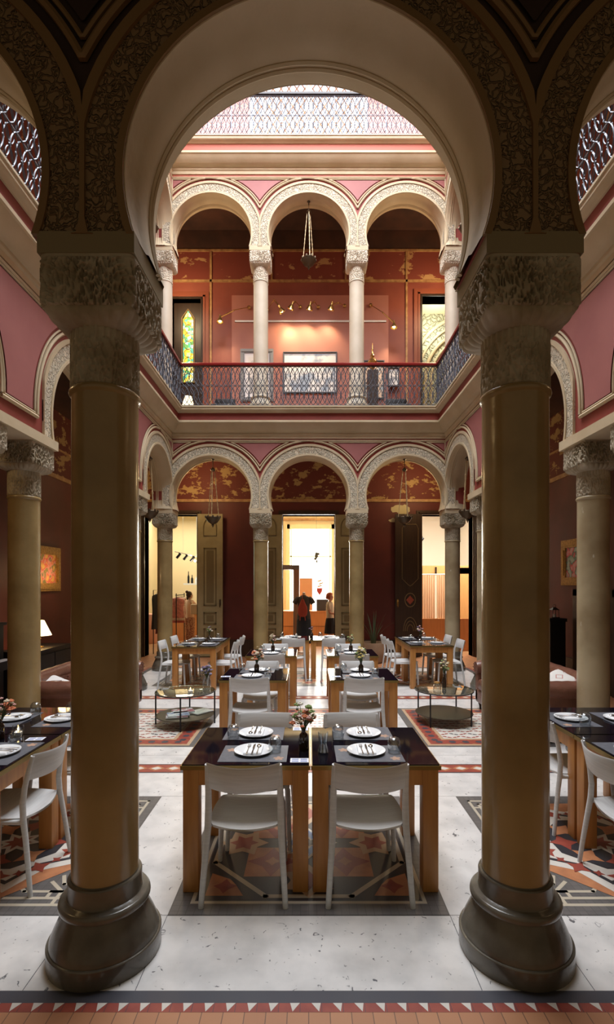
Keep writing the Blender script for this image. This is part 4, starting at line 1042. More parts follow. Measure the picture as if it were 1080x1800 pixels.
sofa(-1, 'brown leather chesterfield sofa on the left, half hidden by the thick front column')
sofa(1, 'brown leather chesterfield sofa on the right, half hidden by the thick front column')
def cushion(x, y, z, rx, ry, rz, mats, label, pattern=True, s=.19):
    o = thing('cushion', label, 'cushion', (x, y, z), rz, 'patterned cushions'); o.rotation_euler = (rx, ry, rz); b = MB(); n = 14; rings = []
    def P(u, v, k): w = (1-u**4)*(1-v**4); return (u*s*(1-.06*(1-abs(v))**1), v*s*(1-.06*(1-abs(u))), k*.065*w**.6)
    for k in (1, -1):
        vs = [P(-1+2*i/n, -1+2*j/n, k) for i in range(n+1) for j in range(n+1)]
        b.add(vs, [((i*(n+1)+j), (i+1)*(n+1)+j, (i+1)*(n+1)+j+1, i*(n+1)+j+1) if k > 0 else (i*(n+1)+j+1, (i+1)*(n+1)+j+1, (i+1)*(n+1)+j, i*(n+1)+j) for i in range(n) for j in range(n)])
    obj('cover', b, mats, o, smooth=60)
    return o
def kilim(name, a, c, scale):
    m, t, b_ = nt(name); N, L = t.nodes, t.links; b_.inputs['Roughness'].default_value = .9
    tc = N.new('ShaderNodeTexCoord'); v = N.new('ShaderNodeTexVoronoi'); v.distance = 'MANHATTAN'; v.inputs['Scale'].default_value = scale; v.inputs['Randomness'].default_value = .25
    r = N.new('ShaderNodeValToRGB'); r.color_ramp.interpolation = 'CONSTANT'; e = r.color_ramp.elements; e[0].color = (*c, 1); e[1].position = .18; e[1].color = (*a, 1); k = e.new(.42); k.color = (*c, 1); k = e.new(.5); k.color = (*a, 1)
    L.new(tc.outputs['Object'], v.inputs[0]); L.new(v.outputs['Distance'], r.inputs[0]); L.new(r.outputs[0], b_.inputs['Base Color']); return m
K1 = kilim('kilim_pink', (.72, .70, .66), (.50, .22, .20), 6); K2 = kilim('kilim_grey', (.74, .73, .72), (.20, .12, .10), 5)
cushion(2.98, 5.84, .64, .30, -.35, .25, K1, 'white and pink patterned cushion on the right sofa')
cushion(2.74, 6.05, .60, .8, -.3, -.1, K2, 'white and dark diamond cushion on the right sofa')
cushion(-3.05, 5.85, .58, .25, .3, -.2, K2, 'white cushion with dark diamonds on the left sofa')
cushion(-2.74, 6.20, .56, .5, .5, .2, K2, 'white patterned cushion against the near arm of the left sofa')

# ================================================================ PICTURES, LAMPS AND CABINETS IN THE SIDE GALLERIES
GFRAME = mat('gilded_frame', (.55, .33, .09), .4, .5, var=(.30, .16, .04), vscale=30, bump=.6, bscale=60)
def floral(name, base, cols, sc):
    m, t, b_ = nt(name); N, L = t.nodes, t.links; b_.inputs['Roughness'].default_value = .6
    tc = N.new('ShaderNodeTexCoord'); n = N.new('ShaderNodeTexNoise'); n.inputs['Scale'].default_value = sc; n.inputs['Detail'].default_value = 2
    r = N.new('ShaderNodeValToRGB'); e = r.color_ramp.elements; e[0].color = (*base, 1); e[0].position = .40; e[1].color = (*base, 1); e[1].position = .75
    for i, c in enumerate(cols): k = e.new(.46+.07*i); k.color = (*c, 1)
    L.new(tc.outputs['Object'], n.inputs[0]); L.new(n.outputs[0], r.inputs[0]); L.new(r.outputs[0], b_.inputs['Base Color']); return m
def picture(name, loc, rz, w, h, fw, fm, cm, label, mount=0, fd=.05):
    o = thing(name, label, 'picture', loc, rz); b = MB()   # faces -y local, centre at origin
    for q in ((-w/2, -h/2, w/2, -h/2+fw), (-w/2, h/2-fw, w/2, h/2), (-w/2, -h/2+fw, -w/2+fw, h/2-fw), (w/2-fw, -h/2+fw, w/2, h/2-fw)):
        b.box(q[0], -fd, q[1], q[2], 0, q[3]); i = fw*.25
        b.box(q[0]+i, -fd-.015, q[1]+i, q[2]-i, -fd, q[3]-i)
    obj('frame', b, fm, o, smooth=0)
    b = MB(); b.box(-w/2+fw, -fd*.5, -h/2+fw, w/2-fw, -.002, h/2-fw); obj('canvas', b, cm if not mount else PAPER, o, smooth=0)
    if mount: b = MB(); b.box(-w/2+fw+mount, -fd*.5-.002, -h/2+fw+mount, w/2-fw-mount, -fd*.5, h/2-fw-mount); obj('print', b, cm, o, smooth=0)
    return o
picture('painting', (-4.955, 9.20, 2.10), HP, .95, .84, .15, GFRAME, floral('flowers_warm', (.70, .42, .12), ((.62, .10, .07), (.70, .30, .25), (.16, .18, .06)), 6), 'gold-framed flower painting on the left wall, right of the slim column')
picture('painting', (4.955, 9.02, 2.22), -HP, .98, .86, .15, GFRAME, floral('flowers_cool', (.46, .55, .48), ((.10, .24, .18), (.70, .10, .12), (.75, .40, .40)), 6), 'gold-framed flower painting on the right wall beside the chipped column')
point('picture_light_left', (-4.6, 9.2, 2.0), 4, (1, .65, .3), .1)
# table lamp on black cabinet, left
o = thing('cabinet', 'black cabinet against the left wall carrying the lit lamp', 'cabinet', (-4.45, 8.0, 0))
b = MB(); b.box(-.28, -.55, .06, .28, .55, .74); b.box(-.30, -.58, .74, .30, .58, .78); obj('body', b, BLACK, o, smooth=0)
for k in range(2): b = MB(); b.box(.28, -.53+.54*k, .10, .30, -.01+.54*k, .70); d_ = obj('door', b, BLACK, o, smooth=0); b = MB(); b.ball((.31, -.05+.10*k, .42), .015, 8, 5); obj('knob', b, GOLD, d_)
o = thing('table_lamp', 'lit table lamp with pleated cream shade on the black cabinet at left', 'lamp', (-4.40, 7.95, .78))
b = MB(); b.lathe([(.09, 0), (.09, .015), (.03, .03), (.02, .10), (.045, .15), (.02, .20), (.012, .30)], 20); obj('base', b, GOLD, o)
b = MB(); b.lathe([(.20, .20), (.09, .44), (.085, .44), (.195, .20)], 28, cap=False); obj('lamp_shade', b, SHADEM, o)
point('table_lamp_light', (0, 0, .30), 3.5, (1, .7, .35), .05, o)
# dark upright piano-like cabinet at the left edge
o = thing('cabinet', 'tall black cabinet at the left edge behind the olive column', 'cabinet', (-4.62, 6.35, 0))
b = MB(); b.box(-.28, -.70, 0, .22, .70, 1.22); b.box(-.30, -.73, 1.22, .25, .73, 1.26); b.box(.22, -.68, .62, .42, .68, .74); obj('body', b, BLACK, o, smooth=0)
b = MB()
for k in range(40): b.box(.30, -.60+.03*k, .74, .41, -.573+.03*k, .752)
obj('keyboard', b, CHINA, o, smooth=0)
# pedestal with lantern, right
o = thing('pedestal', 'tall black pedestal against the right wall under a small lantern', 'pedestal', (4.60, 9.16, 0))
b = MB(); b.box(-.16, -.16, 0, .16, .16, .06); b.box(-.14, -.14, .06, .14, .14, 1.12); b.box(-.16, -.16, 1.12, .16, .16, 1.18); obj('body', b, BLACK, o, smooth=0)
o = thing('lantern', 'small black lantern standing on the tall pedestal at right', 'lantern', (4.60, 9.16, 1.18))
b = MB(); b.box(-.07, -.07, 0, .07, .07, .015)
for sx in (-1, 1):
    for sy in (-1, 1): b.tube([(sx*.06, sy*.06, .015), (sx*.055, sy*.055, .15)], .005, 5)
b.loft([[(-.07, -.07, .15), (.07, -.07, .15), (.07, .07, .15), (-.07, .07, .15)], [(-.02, -.02, .20), (.02, -.02, .20), (.02, .02, .20), (-.02, .02, .20)]])
b.tube([(.03*math.cos(2*PI*k/12), 0, .225+.03*math.sin(2*PI*k/12)) for k in range(12)], .004, 5, closed=True); obj('cage', b, BLACK, o)
b = MB(); b.lathe([(.02, .015), (.02, .07), (.002, .075)], 12); obj('candle', b, NAP, o)
# dark doorframe on the right wall
b = MB(); b.box(4.86, 7.7, 0, 4.92, 7.84, 1.72); b.box(4.86, 8.86, 0, 4.92, 9.0, 1.72); b.box(4.86, 7.7, 1.60, 4.92, 9.0, 1.72); b.box(4.89, 7.84, 0, 4.92, 8.86, 1.60)
o = obj('low_cupboard', b, DKWOOD, smooth=0); tag(o, 'dark wooden panelled cupboard on the right wall below the flower painting', 'cupboard')

# potted plant
o = thing('potted_plant', 'long-leaved plant in a pale clay pot beside the third far column', 'plant', (1.50, 11.35, 0))
b = MB(); b.lathe([(.20, 0), (.24, .03), (.285, .20), (.30, .40), (.295, .47), (.27, .47), (.26, .42), (.0, .42)], 32); obj('pot', b, mat('clay_pot', (.42, .29, .19), .7, var=(.34, .23, .15), vscale=5), o)
b = MB(); rnd = random.Random(5)
for i in range(22):
    a = rnd.uniform(0, 2*PI); L_ = rnd.uniform(.35, .85); lean = rnd.uniform(.1, .7); wd = rnd.uniform(.010, .02); P = []
    for k in range(7):
        f = k/6; r = .05+lean*L_*f**1.6; P.append(Vector((r*math.cos(a), r*math.sin(a), .42+L_*f*(1-.35*lean*f))))
    q = Vector((-math.sin(a), math.cos(a), 0)); vs = []
    for k, p in enumerate(P): w_ = wd*(1-(k/6)**2)+.001; vs += [p-q*w_, p+Vector((0, 0, -.004)), p+q*w_]
    b.add(vs, [(3*k+j2, 3*k+j2+1, 3*k+j2+4, 3*k+j2+3) for k in range(6) for j2 in range(2)])
obj('leaves', b, mat('dark_leaf', (.07, .10, .045), .5), o)

# ================================================================ UPPER GALLERY
b = MB(); b.box(-1.92, YW-.10, 5.4, 1.99, YW, 9.02); struct('trim_12', b, UPPANEL, smooth=0)
o = obj('picture_rail', MB().box(-1.84, YW-.125, 8.345, 1.93, YW-.10, 8.385), CHINA, smooth=0); tag(o, 'thin white picture rail across the pink upper-floor panel', 'rail')
def desk_lamp(elbow, head, tilt, label, mount, on=0.0, warm=0):
    o = thing('wall_lamp', label, 'lamp', mount)
    M0 = Vector(mount); E = Vector(elbow)-M0; Hd = Vector(head)-M0
    b = MB(); b.lathe([(.045, 0), (.045, .02), (.02, .03)], 14); b.xf(Matrix.Rotation(PI/2, 4, 'X')); obj('wall_plate', b, GOLD, o)
    b = MB(); b.tube([(0, -.02, 0), E], .009, 6); b.ball(E, .018, 8, 5); b.tube([E+Vector((0, 0, .012)), Hd+Vector((0, 0, .05))], .007, 6); b.tube([E-Vector((0, 0, .018)), Hd+Vector((0, 0, .03))], .007, 6); obj('arm', b, GOLD, o)
    b = MB(); b.lathe([(.018, .11), (.022, .10), (.022, .05), (.035, .03), (.070, -.03), (.085, -.075), (.082, -.075), (.066, -.03), (.030, .025)], 20, cap=False); b.lathe([(.002, .115), (.018, .11)], 20)
    Rm = Matrix.Translation(Hd) @ Matrix.Rotation(tilt[0], 4, 'X') @ Matrix.Rotation(tilt[1], 4, 'Y'); b.xf(Rm); obj('lamp_shade', b, GOLD, o)
    b = MB(); b.ball((0, 0, -.035), .035, 10, 6); b.xf(Rm); obj('bulb', b, BULB, o)
    l = bpy.data.lights.new('wall_lamp_light', 'SPOT'); l.energy = on; l.color = (1, .74, .42); l.spot_size = 1.9; l.spot_blend = .8; l.shadow_soft_size = .03
    lo = bpy.data.objects.new('wall_lamp_light', l); COL.objects.link(lo); lo.parent = o
    lo.location = Rm @ Vector((0, 0, -.08)); lo.rotation_euler = Rm.to_euler()
def UW(px, py, Y): return ((px-543)*Y/860, Y, 1.8-(py-1028)*Y/860)
for mt, el, hd, tl, lb, e in (
    (UW(438, 541, 12.18), UW(412, 545, 11.9), UW(387, 561, 11.85), (0, .0), 'lit brass swing-arm lamp at the far left of the upper pink wall', 26),
    (UW(470, 545, 12.18), UW(482, 527, 11.9), UW(494, 544, 11.8), (.3, -.5), 'brass swing-arm lamp just right of the second upper column', 30),
    (UW(528, 540, 12.18), UW(520, 530, 11.9), UW(513, 538, 11.8), (.3, .35), 'brass lamp above the left end of the large framed print', 30),
    (UW(560, 540, 12.18), UW(553, 530, 11.9), UW(545, 539, 11.8), (.3, .2), 'brass lamp above the middle of the large framed print', 30),
    (UW(606, 538, 12.18), UW(595, 532, 11.9), UW(583, 539, 11.8), (.3, .2), 'brass lamp above the right end of the large framed print', 30),
    (UW(652, 537, 12.18), UW(673, 549, 11.9), UW(693, 571, 11.85), (0, 0), 'lit brass swing-arm lamp at the far right of the upper pink wall', 26)):
    desk_lamp(el, hd, tl, lb, mt, e)
DKF = mat('grey_frame', (.10, .11, .13), .4)
MASTER = lambda i, a, c, sc: mat('print_'+str(i), a, .5, var=c, vscale=sc, thr=(.5, .58))
def upic(x0, x1, y0, y1, m, label, mount=.0, fw=.035, fm=None):
    Y = YW-.10; a, c = (x0-543)*Y/860, (x1-543)*Y/860; zt, zb = 1.8-(y0-1028)*Y/860, 1.8-(y1-1028)*Y/860
    picture('framed_print', ((a+c)/2, Y-.002, (zt+zb)/2), 0, c-a, zt-zb, fw, fm or DKF, m, label, mount, .03)
upic(423, 481, 614, 706, MASTER(1, (.80, .80, .80), (.45, .46, .48), 3), 'grey-framed print partly behind the second upper column', .10, .10, mat('grey_mat', (.26, .27, .29), .5))
upic(498, 593, 619, 692, MASTER(2, (.80, .82, .84), (.32, .40, .52), 2.2), 'large pale street print in a thin grey frame at centre of the upper wall', .02)
upic(640, 676, 634, 702, MASTER(3, (.80, .62, .48), (.40, .48, .55), 4), 'peach and blue print leaning right of the third upper column')
upic(682, 702, 646, 680, MASTER(4, (.80, .80, .82), (.30, .32, .38), 6), 'small white print at the right end of the upper wall')
# brass urn with finial standing on a slim pedestal
o = thing('brass_urn', 'tall brass lidded urn on a plinth right of the third upper column', 'urn', (UW(655, 650, 11.7)[0], 11.7, 5.4))
b = MB(); b.box(-.12, -.12, 0, .12, .12, 1.50); obj('plinth', b, DKWOOD, o, smooth=0)
b = MB(); b.lathe([(.06, 1.05), (.07, 1.07), (.03, 1.10), (.10, 1.2), (.11, 1.28), (.06, 1.36), (.035, 1.38), (.055, 1.42), (.03, 1.47), (.012, 1.55), (.02, 1.58), (.006, 1.62), (.002, 1.75)], 20, c=(0, 0, .45)); obj('urn', b, GOLD, o)
def armchair(x, label, rz):
    o = thing('armchair', label, 'chair', (x, 11.2, 5.4), rz)
    b = MB(); b.rbox(-.26, -.25, .36, .26, .26, .46, .04); obj('seat', b, BLACK, o, smooth=50)
    b = MB(); b.rbox(-.24, .20, .46, .24, .27, .74, .03); obj('backrest', b, BLACK, o, smooth=50)
    for sx in (-1, 1):
        for sy in (-1, 1): b = MB(); b.tube([(sx*.24, sy*.23, 0), (sx*.23, sy*.22, .38)], .018, 8); obj('leg', b, DKWOOD, o)
armchair(-1.95, 'black armchair seen through the balustrade below the left wall lamp', 0)
armchair(2.05, 'black armchair seen through the balustrade below the right wall lamp', 0)
# stained-glass door upper left
SG = None
def stained():
    m, t, b_ = nt('stained_glass'); N, L = t.nodes, t.links
    tc = N.new('ShaderNodeTexCoord'); v = N.new('ShaderNodeTexVoronoi'); v.inputs['Scale'].default_value = 14; v.inputs['Randomness'].default_value = .55; L.new(tc.outputs['Object'], v.inputs[0])
    sp = N.new('ShaderNodeSeparateColor'); L.new(v.outputs['Color'], sp.inputs[0])
    r = N.new('ShaderNodeValToRGB'); r.color_ramp.interpolation = 'CONSTANT'; e = r.color_ramp.elements; e[0].color = (.85, .55, .03, 1); e[1].position = .3; e[1].color = (.10, .35, .08, 1)
    for p, c in ((.5, (.75, .70, .25)), (.68, (.08, .42, .30)), (.85, (.55, .75, .65))): k = e.new(p); k.color = (*c, 1)
    L.new(sp.outputs[0], r.inputs[0]); L.new(r.outputs[0], b_.inputs['Base Color']); L.new(r.outputs[0], b_.inputs['Emission Color']); b_.inputs['Emission Strength'].default_value = .8; return m
SG = stained()
def UX(px, Y=YW): return (px-543)*Y/860
def UZ(py, Y=YW): return 1.8-(py-1028)*Y/860
o = thing('stained_glass_door', 'dark door with a tall arched green and yellow stained-glass strip, upper left', 'door', (UX(329), YW+.12, 5.4))
b = MB(); b.box(-.36, 0, 0, .36, .05, 3.55); obj('door_panel', b, DKWOOD, o, smooth=0)
zt, zb = UZ(550)-5.4, UZ(668)-5.4; hw = .125
P = [(-hw, zb), (hw, zb), (hw, zt-.1), (hw*.55, zt), (0, zt+.12), (-hw*.55, zt), (-hw, zt-.1)]
b = MB(); b.loft([[(x, y, z) for x, z in P] for y in (-.012, .01)]); obj('stained_glass', b, SG, o, smooth=0)
b = MB(); b.tube([(x*1.25, -.015, z+(.03 if z > 2 else -.03)) for x, z in P], .018, 6, closed=True)
for k in range(8): z = zb+(zt-zb)*(k+.5)/8.2; b.tube([(.10*math.cos(2*PI*j/12), -.016, z+.10*math.sin(2*PI*j/12)) for j in range(12)], .006, 4, closed=True)
obj('leading', b, mat('door_gold', (.30, .19, .07), .5), o)
REDC = mat('red_casing', (.24, .06, .03), .45)
for x0, x1, z1 in ((-3.42, -2.70, 8.95), (2.84, 3.55, 9.02)): casing(x0, x1, z1, YW, REDC, 5.4, .20, .05)
for x0, x1, z1 in ((-3.42, -2.70, 8.95), (2.84, 3.55, 9.02)): casing(x0, x1, z1-.0, YW-.05, DKWOOD, 5.4, .05, .03)
# upper right doorway: carved plaster arch and wall of the next room
b = MB(); b.box(2.6, YW+1.6, 5.4, 4.6, YW+1.7, 9.6); struct('wall_far', b, carved('grey_green_carving', (.52, .50, .36), 9, .05), smooth=0)
b = MB()
for r, q in ((1.55, .05), (1.35, .035), (1.15, .05), (.98, .03)):
    b.tube([(4.45-r*math.cos(t), YW+1.55, 7.6+r*1.15*math.sin(t)) for t in [PI/2*k/20 for k in range(21)]], q, 8)
    b.tube([(4.45-r, YW+1.55, 5.4), (4.45-r, YW+1.55, 7.6)], q, 8)
struct('trim_13', b, PLASTER)
b = MB(); b.box(2.5, YW+.3, 5.3, 4.9, YW+1.7, 5.4); b.box(2.5, YW+.3, 9.5, 4.9, YW+1.7, 9.6); b.box(2.5, YW+.3, 5.4, 2.6, YW+1.7, 9.5); b.box(4.8, YW+.3, 5.4, 4.9, YW+1.7, 9.5); struct('wall_far', b, ROOMCREAM, smooth=0)
point('upper_room_light', (3.5, YW+1.0, 8.9), 28, (.95, 1.0, .85), .2)
# lamp and white bust at upper left behind rail
o = thing('table_lamp', 'small white-shaded lamp glimpsed low behind the upper left balustrade', 'lamp', (UX(331, 11.6), 11.6, 5.4))
b = MB(); b.lathe([(.16, 0), (.16, .02), (.03, .04), (.02, .5), (.05, .58), (.02, .62)], 16); obj('stand', b, GOLD, o)
b = MB(); b.lathe([(.15, .60), (.08, .86), (.075, .86), (.145, .60)], 20, cap=False); obj('lamp_shade', b, SHADEM, o)

# ================================================================ SHOP ROOMS BEYOND THE FAR WALL
wall('wall_far', ROOMCREAM, (-5.3, 17.2, 0, -.66, 17.4, 4.6), (.80, 17.2, 0, 1.8, 17.4, 4.6), (-.66, 17.2, 0, .80, 17.4, .7), (-.66, 17.2, 3.76, .80, 17.4, 4.6))
wall('wall_far', ROOMWHITE, (1.8, 17.2, 0, 5.3, 17.4, 4.6))
wall('wall_far', ROOMCREAM, (-1.75, 12.6, 0, -1.65, 17.2, 4.6), (-5.4, 12.6, 0, -5.3, 17.4, 4.6))
wall('wall_far', ROOMWHITE, (1.8, 12.6, 0, 1.9, 17.2, 4.6), (5.3, 12.6, 0, 5.4, 17.4, 4.6))
wall('ceiling', ROOMCREAM, (-5.4, 12.6, 4.6, 5.4, 17.4, 4.7))
struct('window_2', MB().box(-.66, 17.28, .7, .80, 17.32, 3.76), mat('bright_window', (1.0, .98, .92), .5, emis=3.0), smooth=0)
b = MB(); b.box(-.76, 17.12, 3.76, .90, 17.2, 3.92); b.box(-.80, 17.12, .6, -.66, 17.2, 3.92); b.box(.80, 17.12, .6, .94, 17.2, 3.92); b.box(-.66, 17.2, 2.78, .80, 17.26, 2.82); b.box(-.64, 17.2, .7, -.60, 17.26, 3.76); b.box(.74, 17.2, .7, .78, 17.26, 3.76)
struct('window_2', b, ROOMCREAM, smooth=0)
b = MB(); b.box(-1.6, 17.10, 4.05, 1.75, 17.2, 4.12); b.box(-1.6, 17.05, 4.3, 1.75, 17.2, 4.45); struct('trim_14', b, GILT, smooth=0)
# counter
o = thing('shop_counter', 'orange wooden shop counter under the bright window', 'counter', (.0, 15.6, 0))
b = MB(); b.box(-1.55, -.3, 0, 1.6, .3, .06); b.box(-1.6, -.32, .06, 1.65, .32, .94); b.box(-1.62, -.34, .94, 1.67, .34, .98); obj('body', b, SHOPWOOD, o, smooth=0)
b = MB(); b.box(-.02, -.335, .06, .0, -.32, .94); b.box(-1.6, -.335, .50, 1.65, -.32, .515); obj('panel_joints', b, mat('joint_brown', (.22, .09, .03), .6), o, smooth=0)
tag(obj('counter_box', MB().rbox(.25, 15.40, .985, .62, 15.7, 1.34, .01, 2), mat('charcoal_box', (.05, .045, .045), .6), smooth=0), 'charcoal box standing on the orange counter in front of the window', 'box')  # plain charcoal box
tag(obj('display_panel', MB().rbox(-.30, 16.0, 0, .12, 16.06, 2.02, .01, 2), mat('tan_panel', (.60, .30, .15), .6), smooth=0), 'tall tan panel standing behind the mannequin', 'panel')
# grey standing frame / clothes locker
o = thing('wardrobe_frame', 'tall open frame with grey top rail left of the mannequin', 'wardrobe', (-.50, 13.6, 0))
b = MB(); b.box(.10, -.25, 0, .24, .25, 2.30); obj('side_panel', b, mat('panel_side', (.50, .28, .15), .5), o, smooth=0)
b = MB(); b.box(-.32, -.26, 2.22, .24, .26, 2.34); b.box(-.36, -.25, 0, -.30, .25, 2.30); b.box(.08, -.26, 0, .105, .26, 2.3); obj('frame', b, mat('grey_metal', (.32, .31, .28), .5), o, smooth=0)
# mannequin with dress and red bag
def skin_fig(name, verts, edges, radii, m, parent, sub=2):
    me = bpy.data.meshes.new(name); me.from_pydata(verts, edges, []); me.materials.append(m)
    o = bpy.data.objects.new(name, me); COL.objects.link(o); o.parent = parent
    md = o.modifiers.new('skin', 'SKIN'); me.skin_vertices
    if not me.skin_vertices: bpy.context.view_layer.update()
    if me.skin_vertices:
        for i, r in enumerate(radii):
            v = me.skin_vertices[0].data[i]; v.radius = (r, r) if not isinstance(r, tuple) else r; v.use_root = (i == 0)
    ss = o.modifiers.new('sub', 'SUBSURF'); ss.levels = sub; ss.render_levels = sub
    for f in me.polygons: f.use_smooth = True
    md.use_smooth_shade = True
    return o
def cloth(rings, m, name, parent, n=28, fold=.0, nf=9):
    """rings: (z, cx, cy, rx, ry)"""
    b = MB(); b.loft([[(cx+rx*(1+fold*f_*math.sin(nf*t))*math.cos(t), cy+ry*(1+fold*f_*math.sin(nf*t))*math.sin(t), z) for t in [2*PI*k/n for k in range(n)]] for f_, (z, cx, cy, rx, ry) in [(i/(len(rings)-1), r) for i, r in enumerate(rings)]], cap=True)
    return obj(name, b, m, parent, smooth=60)
GDRESS = mat('grey_dress', (.10, .095, .085), .85, var=(.07, .065, .06), vscale=6); NAVYD = mat('navy_skirt', (.025, .035, .05), .85)
o = thing('mannequin', 'dress mannequin in grey top and navy skirt with a red bag hung on it', 'mannequin', (-.13, 13.0, 0))
b = MB(); b.lathe([(.16, 0), (.16, .02), (.02, .04), (.016, 1.0)], 18); b.lathe([(.045, 1.50), (.042, 1.58), (.03, 1.60), (.004, 1.605)], 16); obj('stand', b, mat('mannequin_wood', (.62, .42, .28), .5), o)
cloth([(.86, 0, 0, .19, .13), (1.0, 0, 0, .175, .12), (1.12, 0, 0, .15, .105), (1.25, 0, 0, .16, .115), (1.38, 0, 0, .175, .11), (1.46, 0, 0, .165, .09), (1.50, 0, 0, .09, .07), (1.53, 0, 0, .05, .05)], GDRESS, 'top', o, fold=.0)
for s in (-1, 1): b = MB(); b.tube([(s*.13, 0, 1.45), (s*.20, 0, 1.40), (s*.25, 0, 1.30)], [.06, .065, .07], 12); obj('sleeve', b, GDRESS, o, smooth=60)
cloth([(1.02, 0, 0, .155, .115), (.85, 0, 0, .19, .14), (.5, 0, 0, .20, .15), (.25, 0, 0, .21, .16)], NAVYD, 'skirt', o, fold=.08)
b = MB(); b.loft([[(rx*math.cos(t)-.03, -.14+.03*math.sin(t), z) for t in [2*PI*k/20 for k in range(20)]] for z, rx in ((.96, .06), (1.0, .11), (1.10, .13), (1.22, .115), (1.32, .07), (1.42, .03))]); b.tube([(-.03, -.14, 1.40), (-.04, -.11, 1.50), (-.03, -.02, 1.55)], .008, 6)
for s in (-1, 1): b.tube([(-.03+s*.06, -.14, .98), (-.03+s*.07, -.14, .86)], .012, 6)
bg_ = obj('red_bag', b, mat('red_canvas', (.50, .09, .06), .8), smooth=60); bg_.location = (-.13, 13.0, 0); tag(bg_, 'red cloth drawstring bag hanging over the mannequin', 'bag')
# hanging ornaments
o = obj('hanging_ornament', MB().tube([(.23, 14.6, 4.6), (.23, 14.6, 2.82)], .003, 4).ball((.23, 14.6, 2.68), .06, 7, 5, sc=(.9, .6, 1.6)).ball((.27, 14.6, 2.72), .05, 6, 4, sc=(1.2, .6, .8)).ball((.20, 14.6, 2.58), .045, 6, 4).ball((.24, 14.6, 2.50), .025, 6, 4, sc=(1, 1, 2)), mat('dark_ornament', (.12, .13, .10), .7)); tag(o, 'dark leafy ornament hanging in front of the bright window', 'ornament')
o = thing('hanging_bunting', 'yellow and red paper ornament hanging low before the bright window', 'ornament', (.33, 14.9, 0))
b = MB(); b.tube([(0, 0, 4.6), (0, 0, 2.02)], .002, 4)
for i, (z, x) in enumerate(((1.95, 0), (1.87, .04), (1.79, 0))): b.loft([[(x-.07, y, z-.03), (x+.06, y, z+.01), (x+.08, y, z-.02), (x-.05, y, z-.07)] for y in (-.01, .01)])
obj('yellow_flags', b, mat('yellow_paper', (.85, .60, .15), .7), o)
b = MB(); b.loft([[(-.09, y, 1.70), (.09, y, 1.70), (.08, y, 1.60), (0, y, 1.48), (-.08, y, 1.60)] for y in (-.012, .012)]); obj('red_heart', b, mat('red_paper', (.60, .08, .07), .7), o)
b = MB(); b.tube([(.03, 0, 1.48), (.03, 0, 1.36)], .003, 4); obj('cord', b, BLACK, o)

